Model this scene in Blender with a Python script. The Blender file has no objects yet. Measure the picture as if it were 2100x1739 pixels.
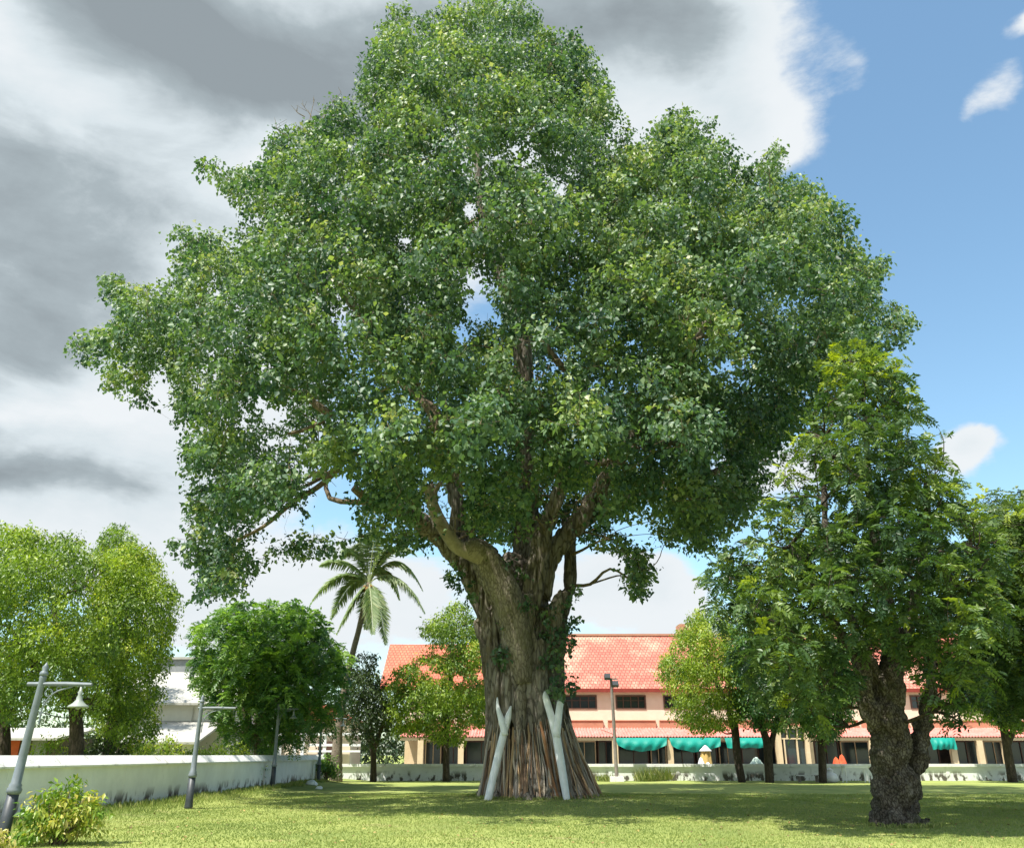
import bpy, math, random
import numpy as np
from mathutils import Vector, noise as mnoise

# ------------------------------------------------------------------ camera, sky, sun, exposure
scene = bpy.context.scene
col = scene.collection
W0, H0, F0 = 2100.0, 1739.0, 1785.0          # measuring frame of the photograph and its focal length
PITCH = math.atan(678.0 / F0)
EYE = 1.6
CP, SP = math.cos(PITCH), math.sin(PITCH)

cam_d = bpy.data.cameras.new("camera")
cam = bpy.data.objects.new("camera", cam_d)
col.objects.link(cam)
cam.location = (0, 0, EYE)
cam.rotation_euler = (math.radians(90) + PITCH, 0, 0)
cam_d.sensor_width = 36.0
cam_d.lens = 36.0 * F0 / W0
cam_d.clip_start = 0.1
cam_d.clip_end = 6000
scene.camera = cam

SUN_DIR = Vector((-0.36, -0.36, 1.0)).normalized()     # towards the sun
SUN_EL = math.asin(SUN_DIR.z)
SUN_AZ = math.atan2(SUN_DIR.x, SUN_DIR.y)

sun_d = bpy.data.lights.new("sun", 'SUN')
sun_d.energy = 5.0
sun_d.angle = math.radians(0.5)
sun_d.color = (1.0, 0.95, 0.86)
sun = bpy.data.objects.new("sun", sun_d)
col.objects.link(sun)
sun.rotation_euler = SUN_DIR.to_track_quat('Z', 'Y').to_euler()

scene.view_settings.view_transform = 'Standard'
scene.view_settings.look = 'None'
scene.view_settings.exposure = 0.85
scene.view_settings.gamma = 1.0
EXPG = 2 ** 0.85        # cloud colours are given as seen and divided by the exposure
scene.cycles.max_bounces = 6
scene.cycles.diffuse_bounces = 3
scene.cycles.glossy_bounces = 2
scene.cycles.transmission_bounces = 4
scene.cycles.transparent_max_bounces = 4
scene.cycles.use_denoising = True
scene.cycles.denoiser = 'OPENIMAGEDENOISE'
scene.cycles.denoising_input_passes = 'RGB_ALBEDO_NORMAL'
scene.cycles.denoising_prefilter = 'ACCURATE'


def ray(px, py):
    u = (px - W0 / 2) / F0
    v = (H0 / 2 - py) / F0
    return u, CP - v * SP, SP + v * CP


def P(px, py, Y):
    """world point seen at (px,py) at world depth Y"""
    x, y, z = ray(px, py)
    t = Y / y
    return np.array((x * t, Y, EYE + z * t))


def Pv(px, py, Y):
    x, y, z = ray(np.asarray(px, float), np.asarray(py, float))
    t = Y / y
    return np.stack((x * t, np.broadcast_to(Y, np.shape(t)), EYE + z * t), -1)


def proj(p):
    dx, dy, dz = p[:, 0], p[:, 1], p[:, 2] - EYE
    d = dy * CP + dz * SP
    v = (-dy * SP + dz * CP) / d
    return W0 / 2 + F0 * dx / d, H0 / 2 - F0 * v


def mpp(px, py, Y):
    """metres per measuring pixel there"""
    x, y, z = ray(px, py)
    return Y / y / F0


# ---- world
world = bpy.data.worlds.new("World")
scene.world = world
world.use_nodes = True
wt = world.node_tree
wt.nodes.clear()
WN, WL = wt.nodes, wt.links


def wmath(op, a, b=None, c=None, clamp=False):
    n = WN.new('ShaderNodeMath'); n.operation = op; n.use_clamp = clamp
    for i, s in enumerate((a, b, c)):
        if s is None: continue
        if isinstance(s, (int, float)): n.inputs[i].default_value = s
        else: WL.new(s, n.inputs[i])
    return n.outputs[0]


def wvec(op, a, b=None):
    n = WN.new('ShaderNodeVectorMath'); n.operation = op
    for i, s in enumerate((a, b)):
        if s is None: continue
        if isinstance(s, (tuple, list)): n.inputs[i].default_value = s
        else: WL.new(s, n.inputs[i])
    return n.outputs['Value'] if op in ('DOT_PRODUCT', 'LENGTH') else n.outputs[0]


def wsmooth(x, lo, hi):
    n = WN.new('ShaderNodeMapRange'); n.interpolation_type = 'SMOOTHSTEP'
    WL.new(x, n.inputs[0]); n.inputs[1].default_value = lo; n.inputs[2].default_value = hi
    return n.outputs[0]


def wmix(f, a, b):
    n = WN.new('ShaderNodeMix'); n.data_type = 'RGBA'
    if isinstance(f, float): n.inputs[0].default_value = f
    else: WL.new(f, n.inputs[0])
    for i, s in ((6, a), (7, b)):
        if isinstance(s, tuple): n.inputs[i].default_value = (*s, 1)
        else: WL.new(s, n.inputs[i])
    return n.outputs[2]


tc = WN.new('ShaderNodeTexCoord')
dirv = wvec('NORMALIZE', tc.outputs['Generated'])
sep = WN.new('ShaderNodeSeparateXYZ'); WL.new(dirv, sep.inputs[0])
az = wmath('ARCTAN2', sep.outputs[0], sep.outputs[1])
el = wmath('ARCSINE', sep.outputs[2])
cmb = WN.new('ShaderNodeCombineXYZ'); WL.new(az, cmb.inputs[0]); WL.new(el, cmb.inputs[1])
azel = cmb.outputs[0]


def wnoise(scale, detail=6, rough=0.6, dist=0.0, stretch=(1, 1, 2.2), off=(0, 0, 0)):
    m = WN.new('ShaderNodeMapping'); m.inputs['Scale'].default_value = stretch; m.inputs['Location'].default_value = off
    WL.new(dirv, m.inputs[0])
    n = WN.new('ShaderNodeTexNoise'); n.inputs['Scale'].default_value = scale
    n.inputs['Detail'].default_value = detail; n.inputs['Roughness'].default_value = rough
    n.inputs['Distortion'].default_value = dist
    WL.new(m.outputs[0], n.inputs['Vector'])
    return n.outputs[0]


# warp the directions a little so that no cloud bank keeps a round edge
wn_ = WN.new('ShaderNodeTexNoise'); wn_.inputs['Scale'].default_value = 3.5; wn_.inputs['Detail'].default_value = 9
WL.new(dirv, wn_.inputs['Vector'])
warp = wvec('MULTIPLY', wvec('SUBTRACT', wn_.outputs['Color'], (0.5, 0.5, 0.5)), (0.30, 0.22, 0.0))
azw = wvec('ADD', azel, warp)


def azel_of(px, py):
    x, y, z = ray(px, py)
    return math.atan2(x, y), math.atan2(z, math.hypot(x, y))


def blobs(lst, base):
    tot = None
    for px, py, rx, ry, amp in lst:
        a, e = azel_of(px, py)
        a2, e2 = azel_of(px + 60, py); a3, e3 = azel_of(px, py - 60)
        sa = abs(a2 - a) / 60 * rx; se = abs(e3 - e) / 60 * ry
        d = wvec('MULTIPLY', wvec('SUBTRACT', azw, (a, e, 0)), (1 / sa, 1 / se, 0))
        q = wvec('DOT_PRODUCT', d, d)
        g = wmath('EXPONENT', wmath('MULTIPLY', q, -1.0))
        tot = wmath('MULTIPLY_ADD', g, amp, tot if tot is not None else base)
    return tot


cover_list = [(-200, -100, 900, 650, 1.1), (450, 250, 560, 420, 0.9), (1120, 60, 400, 380, 1.1), (1480, 130, 170, 170, 0.6),
              (1560, 280, 130, 90, 0.35), (-100, 800, 520, 330, 1.0), (350, 1000, 330, 230, 0.45), (100, 1150, 500, 120, 0.35),
              (1985, 950, 75, 55, 0.75), (2090, 25, 75, 40, 0.62), (2055, 190, 70, 100, 0.29), (1985, 235, 50, 35, 0.25), (1345, 1225, 90, 55, 0.55),
              (700, 1230, 280, 110, 0.52), (1590, 1000, 200, 80, 0.5), (1230, 1240, 260, 70, 0.42), (1500, 1320, 400, 70, 0.42), (700, 1420, 500, 80, 0.3), (1750, 100, 30, 60, 0.12)]
n1 = wnoise(5.0, 11, 0.66, 0.3)
field = wmath('MULTIPLY_ADD', wmath('SUBTRACT', n1, 0.5), 0.75, blobs(cover_list, 0.02))
a_, e_ = az, el
# clouds everywhere outside the view too (behind the camera a broken deck)
behind = wsmooth(sep.outputs[1], 0.2, -0.5)
field = wmath('MULTIPLY_ADD', behind, 0.35, field)
cover = wsmooth(field, 0.22, 0.47)
dark_list = [(420, 150, 330, 170, 0.85), (60, 520, 260, 170, 0.75), (330, 420, 220, 100, 0.3), (1330, 60, 260, 110, 0.7), (900, 150, 300, 160, 0.6),
             (30, 720, 200, 60, 0.35), (150, 985, 350, 45, 0.85), (60, 1010, 260, 50, 0.3), (40, 870, 150, 30, 0.3), (60, 90, 90, 160, -0.35), (200, 330, 160, 60, -0.3),
             (230, 790, 140, 90, -0.5), (40, 840, 90, 30, -0.3), (1660, 250, 120, 140, -0.5), (550, 330, 140, 60, -0.25), (560, 400, 130, 90, -0.2)]
n2 = wnoise(4.6, 11, 0.60, 0.35, off=(3.1, 1.7, 0.4))
shade = wmath('MULTIPLY_ADD', wmath('SUBTRACT', n2, 0.5), 1.5, blobs(dark_list, 0.22))
depth = wsmooth(field, 0.45, 1.25)
shade = wmath('MULTIPLY', wmath('ADD', shade, 0.05), wmath('MULTIPLY_ADD', depth, 0.85, 0.15))
ramp = WN.new('ShaderNodeValToRGB')
k = 1.24 / EXPG
els = ramp.color_ramp.elements
els[0].position = 0.0; els[0].color = (0.70 * k, 0.735 * k, 0.76 * k, 1)
els[1].position = 1.0; els[1].color = (0.25 * k, 0.29 * k, 0.315 * k, 1)
e = els.new(0.3); e.color = (0.58 * k, 0.645 * k, 0.68 * k, 1)
e = els.new(0.65); e.color = (0.34 * k, 0.395 * k, 0.425 * k, 1)
WL.new(shade, ramp.inputs[0])

sky = WN.new('ShaderNodeTexSky'); sky.sky_type = 'NISHITA'; sky.sun_disc = False
sky.sun_elevation = SUN_EL; sky.sun_rotation = SUN_AZ
sky.air_density = 1.0; sky.dust_density = 0.9; sky.ozone_density = 1.4
bg_sky = WN.new('ShaderNodeBackground'); tint_ = WN.new('ShaderNodeMix'); tint_.data_type = 'RGBA'; tint_.blend_type = 'MULTIPLY'; tint_.inputs[0].default_value = 1
WL.new(sky.outputs[0], tint_.inputs[6]); tint_.inputs[7].default_value = (0.93, 1.06, 0.97, 1); WL.new(tint_.outputs[2], bg_sky.inputs[0]); bg_sky.inputs[1].default_value = 0.14
bg_cl = WN.new('ShaderNodeBackground'); WL.new(ramp.outputs[0], bg_cl.inputs[0]); bg_cl.inputs[1].default_value = 1.0
mixw = WN.new('ShaderNodeMixShader'); WL.new(cover, mixw.inputs[0]); WL.new(bg_sky.outputs[0], mixw.inputs[1]); WL.new(bg_cl.outputs[0], mixw.inputs[2])
wout = WN.new('ShaderNodeOutputWorld'); WL.new(mixw.outputs[0], wout.inputs[0])
world.cycles.sampling_method = 'MANUAL'
world.cycles.sample_map_resolution = 512


# ------------------------------------------------------------------ helpers
def tag(o, label=None, cat=None, group=None, kind=None):
    if label: o['label'] = label
    if cat: o['category'] = cat
    if group: o['group'] = group
    if kind: o['kind'] = kind
    return o


def empty(name, loc, label=None, cat=None, group=None):
    o = bpy.data.objects.new(name, None); col.objects.link(o)
    o.location = loc; o.empty_display_size = 0.3
    return tag(o, label, cat, group)


class MB:
    """collects boxes, tubes and sheets in world space; build() links them as one mesh object"""
    def __init__(s): s.v = []; s.f = []; s.n = 0

    def add(s, verts, faces):
        verts = np.asarray(verts, float).reshape(-1, 3)
        s.v.append(verts); s.f += [tuple(i + s.n for i in f) for f in faces]; s.n += len(verts)
        return s

    def box(s, x0, x1, y0, y1, z0, z1):
        v = [(x, y, z) for z in (z0, z1) for y in (y0, y1) for x in (x0, x1)]
        return s.add(v, [(0, 2, 3, 1), (4, 5, 7, 6), (0, 1, 5, 4), (2, 6, 7, 3), (0, 4, 6, 2), (1, 3, 7, 5)])

    def prism(s, poly, axis, a0, a1):
        """poly of 2D points extruded along axis ('x' or 'y')"""
        n = len(poly)
        v = [((a, p[0], p[1]) if axis == 'x' else (p[0], a, p[1])) for a in (a0, a1) for p in poly]
        f = [tuple(range(n)), tuple(range(2 * n - 1, n - 1, -1))]
        f += [(i, i + n, (i + 1) % n + n, (i + 1) % n) for i in range(n)]
        return s.add(v, f)

    def tube(s, pts, rad, sides=8, smooth=3, cap=True, jitter=0.0, rng=None):
        pts = np.asarray(pts, float); rad = np.asarray(rad, float)
        if rad.ndim == 0: rad = np.full(len(pts), float(rad))
        if smooth > 1 and len(pts) > 2:
            P0 = np.vstack((2 * pts[0] - pts[1], pts, 2 * pts[-1] - pts[-2]))
            out, ro = [], []
            for i in range(len(pts) - 1):
                p0, p1, p2, p3 = P0[i:i + 4]
                for t in np.arange(smooth) / smooth:
                    out.append(0.5 * ((2 * p1) + (-p0 + p2) * t + (2 * p0 - 5 * p1 + 4 * p2 - p3) * t * t + (-p0 + 3 * p1 - 3 * p2 + p3) * t ** 3))
                    ro.append(rad[i] * (1 - t) + rad[i + 1] * t)
            out.append(pts[-1]); ro.append(rad[-1])
            pts, rad = np.array(out), np.array(ro)
        n = len(pts)
        tan = np.gradient(pts, axis=0); tan /= np.linalg.norm(tan, axis=1)[:, None] + 1e-9
        up = np.array((0, 1.0, 0)) if abs(tan[0][1]) < 0.8 else np.array((1.0, 0, 0))
        vs = []
        a = np.arange(sides) / sides * 2 * np.pi
        for i in range(n):
            up = up - tan[i] * up.dot(tan[i]); up /= np.linalg.norm(up) + 1e-9
            bi = np.cross(tan[i], up)
            r = rad[i]
            rr = r * (1 + jitter * (rng.random(sides) - 0.5)) if jitter else np.full(sides, r)
            vs.append(pts[i] + (np.cos(a) * rr)[:, None] * up + (np.sin(a) * rr)[:, None] * bi)
        v = np.concatenate(vs)
        f = [(i * sides + j, i * sides + (j + 1) % sides, (i + 1) * sides + (j + 1) % sides, (i + 1) * sides + j) for i in range(n - 1) for j in range(sides)]
        if cap:
            f.append(tuple(range(sides - 1, -1, -1))); f.append(tuple((n - 1) * sides + j for j in range(sides)))
        return s.add(v, f)

    def lathe(s, base, axis, prof, sides=16):
        """prof: (radius, distance along axis) from base"""
        axis = np.asarray(axis, float); axis /= np.linalg.norm(axis)
        up = np.array((1.0, 0, 0)) if abs(axis[0]) < 0.8 else np.array((0, 1.0, 0))
        up = up - axis * up.dot(axis); up /= np.linalg.norm(up); bi = np.cross(axis, up)
        a = np.arange(sides) / sides * 2 * np.pi
        v = np.concatenate([np.asarray(base) + axis * h + (np.cos(a) * r)[:, None] * up + (np.sin(a) * r)[:, None] * bi for r, h in prof])
        n = len(prof)
        f = [(i * sides + j, i * sides + (j + 1) % sides, (i + 1) * sides + (j + 1) % sides, (i + 1) * sides + j) for i in range(n - 1) for j in range(sides)]
        f.append(tuple(range(sides - 1, -1, -1))); f.append(tuple((n - 1) * sides + j for j in range(sides)))
        return s.add(v, f)

    def mesh(s, name, origin=(0, 0, 0), smooth=False):
        me = bpy.data.meshes.new(name)
        v = np.concatenate(s.v) - np.asarray(origin, float)
        me.from_pydata(v.tolist(), [], s.f); me.update()
        if smooth: me.polygons.foreach_set('use_smooth', np.ones(len(me.polygons), bool))
        return me

    def build(s, name, mat, parent=None, origin=None, smooth=False):
        if origin is None: origin = tuple(parent.location) if parent and parent.parent is None else (0, 0, 0)
        o = bpy.data.objects.new(name, s.mesh(name, origin if parent is None or parent.parent is None else world_of(parent), smooth))
        o.data.materials.append(mat); col.objects.link(o)
        if parent: o.parent = parent
        else: o.location = origin
        return o


def world_of(o):
    v = Vector((0, 0, 0))
    while o is not None:
        v += o.location; o = o.parent
    return tuple(v)


def quads_mesh(name, verts, tint, mat, parent, origin, nv=4):
    """verts (N,4,3): two triangles per leaf, folded on the midrib: base, left, tip, right"""
    N = len(verts)
    me = bpy.data.meshes.new(name)
    me.vertices.add(N * 4); me.vertices.foreach_set('co', (verts.reshape(-1, 3) - np.asarray(origin)).astype(np.float32).ravel())
    tri = (np.arange(N)[:, None] * 4 + np.array([0, 2, 1, 0, 3, 2])[None]).ravel().astype(np.int32)
    me.loops.add(N * 6); me.loops.foreach_set('vertex_index', tri)
    me.polygons.add(N * 2)
    me.polygons.foreach_set('loop_start', np.arange(0, N * 6, 3, dtype=np.int32))
    try: me.polygons.foreach_set('loop_total', np.full(N * 2, 3, np.int32))
    except Exception: pass
    at = me.attributes.new('tint', 'FLOAT', 'FACE'); at.data.foreach_set('value', np.repeat(tint, 2).astype(np.float32))
    me.update(calc_edges=True); me.validate()
    me.materials.append(mat)
    o = bpy.data.objects.new(name, me); col.objects.link(o)
    if parent: o.parent = parent
    else: o.location = origin
    return o


def unit(a): return a / (np.linalg.norm(a, axis=-1, keepdims=True) + 1e-9)


def leaf_verts(c, d, nrm, L, Wd, wide=0.4, fold=0.18, droop=0.0):
    """c base point, d direction to the tip, nrm leaf normal"""
    d = unit(d); side = unit(np.cross(d, nrm)); nn = unit(np.cross(side, d))
    L = np.asarray(L)[:, None]; Wd = np.asarray(Wd)[:, None]
    m = c + d * L * wide
    tip = c + d * L - nn * L * droop
    return np.stack((c, m - side * Wd / 2 + nn * Wd * fold, tip, m + side * Wd / 2 + nn * Wd * fold), 1)


# ------------------------------------------------------------------ materials
def mat_new(name):
    m = bpy.data.materials.new(name); m.use_nodes = True
    nt = m.node_tree; b = nt.nodes['Principled BSDF']
    return m, nt, b


def nd(nt, t, **kw):
    n = nt.nodes.new(t)
    for k_, v in kw.items():
        if k_ in n.inputs: n.inputs[k_].default_value = v
        else: setattr(n, k_, v)
    return n


def ramp_node(nt, fac, stops):
    r = nt.nodes.new('ShaderNodeValToRGB'); e = r.color_ramp.elements
    e[0].position, e[0].color = stops[0][0], (*stops[0][1], 1)
    e[1].position, e[1].color = stops[-1][0], (*stops[-1][1], 1)
    for p, c in stops[1:-1]: x = e.new(p); x.color = (*c, 1)
    nt.links.new(fac, r.inputs[0]); return r.outputs[0]


def coords(nt, scale=(1, 1, 1), kind='Object'):
    t = nt.nodes.new('ShaderNodeTexCoord'); m = nt.nodes.new('ShaderNodeMapping'); m.inputs['Scale'].default_value = scale
    nt.links.new(t.outputs[kind], m.inputs[0]); return m.outputs[0]


def leaf_mat(name, stops, trans=0.35, rough=0.42, tcol=(1.25, 1.35, 0.5), spec=0.5):
    m, nt, b = mat_new(name)
    a = nd(nt, 'ShaderNodeAttribute', attribute_name='tint')
    c = ramp_node(nt, a.outputs['Fac'], stops)
    nt.links.new(c, b.inputs['Base Color'])
    b.inputs['Roughness'].default_value = rough
    b.inputs['Specular IOR Level'].default_value = spec
    tr = nt.nodes.new('ShaderNodeBsdfTranslucent')
    mul = nt.nodes.new('ShaderNodeMix'); mul.data_type = 'RGBA'; mul.blend_type = 'MULTIPLY'; mul.inputs[0].default_value = 1
    nt.links.new(c, mul.inputs[6]); mul.inputs[7].default_value = (*tcol, 1)
    nt.links.new(mul.outputs[2], tr.inputs[0])
    mx = nt.nodes.new('ShaderNodeMixShader'); mx.inputs[0].default_value = trans
    nt.links.new(b.outputs[0], mx.inputs[1]); nt.links.new(tr.outputs[0], mx.inputs[2])
    nt.links.new(mx.outputs[0], nt.nodes['Material Output'].inputs[0])
    return m


def rough_mat(name, stops, scale=3.0, rough=0.85, bump=0.4, stretch=(1, 1, 1), detail=8, bscale=None, kind='Object', dist=0.05, spec=0.3):
    m, nt, b = mat_new(name)
    co = coords(nt, stretch, kind)
    n = nd(nt, 'ShaderNodeTexNoise', Scale=scale, Detail=detail, Roughness=0.65); nt.links.new(co, n.inputs['Vector'])
    c = ramp_node(nt, n.outputs[0], stops); nt.links.new(c, b.inputs['Base Color'])
    b.inputs['Roughness'].default_value = rough; b.inputs['Specular IOR Level'].default_value = spec
    if bump:
        n2_ = nd(nt, 'ShaderNodeTexNoise', Scale=bscale or scale * 3, Detail=8, Roughness=0.7); nt.links.new(co, n2_.inputs['Vector'])
        bp = nd(nt, 'ShaderNodeBump', Strength=bump, Distance=dist); nt.links.new(n2_.outputs[0], bp.inputs['Height'])
        nt.links.new(bp.outputs[0], b.inputs['Normal'])
    return m


def bark_mat(name, stops, scale=2.0, vstretch=0.25, crack=5.0, bump=0.8, dist=0.08, moss=None):
    m, nt, b = mat_new(name)
    co = coords(nt, (1, 1, vstretch))
    n = nd(nt, 'ShaderNodeTexNoise', Scale=scale, Detail=10, Roughness=0.7, Distortion=0.6); nt.links.new(co, n.inputs['Vector'])
    v = nd(nt, 'ShaderNodeTexVoronoi', Scale=crack); v.feature = 'DISTANCE_TO_EDGE'
    wv = nt.nodes.new('ShaderNodeVectorMath'); wv.operation = 'MULTIPLY_ADD'
    nt.links.new(n.outputs['Color'], wv.inputs[0]); wv.inputs[1].default_value = (0.35, 0.35, 0.35); nt.links.new(co, wv.inputs[2])
    nt.links.new(wv.outputs[0], v.inputs['Vector'])
    cr = nd(nt, 'ShaderNodeMapRange'); nt.links.new(v.outputs[0], cr.inputs[0]); cr.inputs[2].default_value = 0.16
    mx = nt.nodes.new('ShaderNodeMath'); mx.operation = 'MULTIPLY_ADD'; nt.links.new(cr.outputs[0], mx.inputs[0]); mx.inputs[1].default_value = 0.35
    sub = nt.nodes.new('ShaderNodeMath'); sub.operation = 'SUBTRACT'; nt.links.new(n.outputs[0], sub.inputs[0]); sub.inputs[1].default_value = 0.25
    nt.links.new(sub.outputs[0], mx.inputs[2])
    c = ramp_node(nt, mx.outputs[0], stops)
    if moss:
        n3 = nd(nt, 'ShaderNodeTexNoise', Scale=1.1, Detail=6, Roughness=0.7)
        nt.links.new(coords(nt), n3.inputs['Vector'])
        mr = nd(nt, 'ShaderNodeMapRange'); mr.inputs[1].default_value = 0.52; mr.inputs[2].default_value = 0.66; mr.inputs[4].default_value = 0.8
        nt.links.new(n3.outputs[0], mr.inputs[0])
        mm = nt.nodes.new('ShaderNodeMix'); mm.data_type = 'RGBA'; nt.links.new(mr.outputs[0], mm.inputs[0]); nt.links.new(c, mm.inputs[6]); mm.inputs[7].default_value = (*moss, 1)
        c = mm.outputs[2]
    nt.links.new(c, b.inputs['Base Color'])
    b.inputs['Roughness'].default_value = 0.9; b.inputs['Specular IOR Level'].default_value = 0.2
    bp = nd(nt, 'ShaderNodeBump', Strength=bump, Distance=dist); nt.links.new(mx.outputs[0], bp.inputs['Height'])
    nt.links.new(bp.outputs[0], b.inputs['Normal'])
    return m


M_bodhi = leaf_mat('bodhi_leaf', [(0.0, (0.028, 0.074, 0.044)), (0.35, (0.080, 0.155, 0.084)), (0.62, (0.148, 0.232, 0.104)), (0.86, (0.245, 0.325, 0.10)), (1.0, (0.38, 0.40, 0.22))], trans=0.36, rough=0.50, spec=0.55)
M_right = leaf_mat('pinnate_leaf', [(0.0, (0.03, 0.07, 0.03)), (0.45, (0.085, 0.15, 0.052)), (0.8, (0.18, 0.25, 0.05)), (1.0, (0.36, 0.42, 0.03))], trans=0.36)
M_ygreen = leaf_mat('yellow_green_leaf', [(0.0, (0.05, 0.11, 0.022)), (0.45, (0.17, 0.265, 0.04)), (0.8, (0.33, 0.43, 0.05)), (1.0, (0.46, 0.46, 0.06))], trans=0.4)
M_fresh = leaf_mat('fresh_green_leaf', [(0.0, (0.035, 0.10, 0.04)), (0.5, (0.12, 0.24, 0.06)), (1.0, (0.32, 0.48, 0.08))], trans=0.38)
M_darkl = leaf_mat('dark_green_leaf', [(0.0, (0.022, 0.045, 0.02)), (0.6, (0.055, 0.09, 0.03)), (1.0, (0.11, 0.15, 0.04))], trans=0.3)
M_bush = leaf_mat('variegated_leaf', [(0.0, (0.09, 0.20, 0.03)), (0.4, (0.24, 0.36, 0.05)), (0.75, (0.48, 0.46, 0.09)), (1.0, (0.62, 0.50, 0.24))], trans=0.35)
M_palm = leaf_mat('palm_leaflet', [(0.0, (0.13, 0.21, 0.09)), (0.5, (0.27, 0.36, 0.17)), (1.0, (0.46, 0.50, 0.28))], trans=0.42, tcol=(1.2, 1.25, 0.7))
M_grassb = leaf_mat('grass_blade', [(0.0, (0.16, 0.22, 0.06)), (0.6, (0.28, 0.335, 0.095)), (1.0, (0.44, 0.43, 0.18))], trans=0.3, rough=0.6, spec=0.3)

M_trunk = bark_mat('grey_bark', [(0.0, (0.022, 0.019, 0.016)), (0.3, (0.09, 0.077, 0.063)), (0.55, (0.195, 0.17, 0.142)), (1.0, (0.36, 0.33, 0.285))], scale=1.3, vstretch=0.3, crack=5, moss=(0.15, 0.12, 0.075), dist=0.05)
M_pale_bark = bark_mat('pale_bark', [(0.0, (0.04, 0.033, 0.026)), (0.3, (0.14, 0.118, 0.092)), (0.6, (0.25, 0.215, 0.17)), (1.0, (0.40, 0.35, 0.29))], scale=1.8, vstretch=0.35, crack=9, dist=0.04, moss=(0.15, 0.14, 0.075))
M_limb = bark_mat('brown_bark', [(0.0, (0.05, 0.035, 0.025)), (0.4, (0.17, 0.13, 0.09)), (1.0, (0.36, 0.29, 0.20))], scale=2, vstretch=0.4, crack=8, dist=0.04)
M_knob = bark_mat('burled_bark', [(0.0, (0.012, 0.010, 0.008)), (0.3, (0.05, 0.04, 0.032)), (0.55, (0.125, 0.105, 0.085)), (0.85, (0.27, 0.245, 0.21))], scale=2.2, vstretch=0.55, crack=15, dist=0.03, bump=1.0, moss=(0.07, 0.075, 0.04))
M_dark_bark = bark_mat('dark_bark', [(0.0, (0.015, 0.012, 0.01)), (0.5, (0.06, 0.048, 0.036)), (1.0, (0.14, 0.11, 0.085))], scale=4, crack=10, dist=0.03)
M_palm_bark = bark_mat('palm_bark', [(0.0, (0.08, 0.06, 0.045)), (0.5, (0.22, 0.18, 0.135)), (1.0, (0.38, 0.33, 0.26))], scale=4, vstretch=3.0, crack=6, dist=0.03)


# ------------------------------------------------------------------ ground
TREE = P(1100, 1638, 34.0); TX, TY = TREE[0], 34.0


def gz(x, y):
    r2 = (x - TX) ** 2 / 1.5 + (y - TY) ** 2
    r3 = (x - 9.7) ** 2 + (y - 23) ** 2
    wall = 0.16 * np.exp(-((x + 11.6) / 1.1) ** 2) * (1 / (1 + np.exp(-(y - 15))))
    return 0.24 * np.exp(-r2 / 26.0) + 0.06 * np.exp(-r3 / 3.0) + wall + 0.018 * np.sin(x * 0.9 + 1.3) * np.sin(y * 0.7) + 0.012 * np.sin(x * 2.3) * np.cos(y * 1.9)


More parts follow.
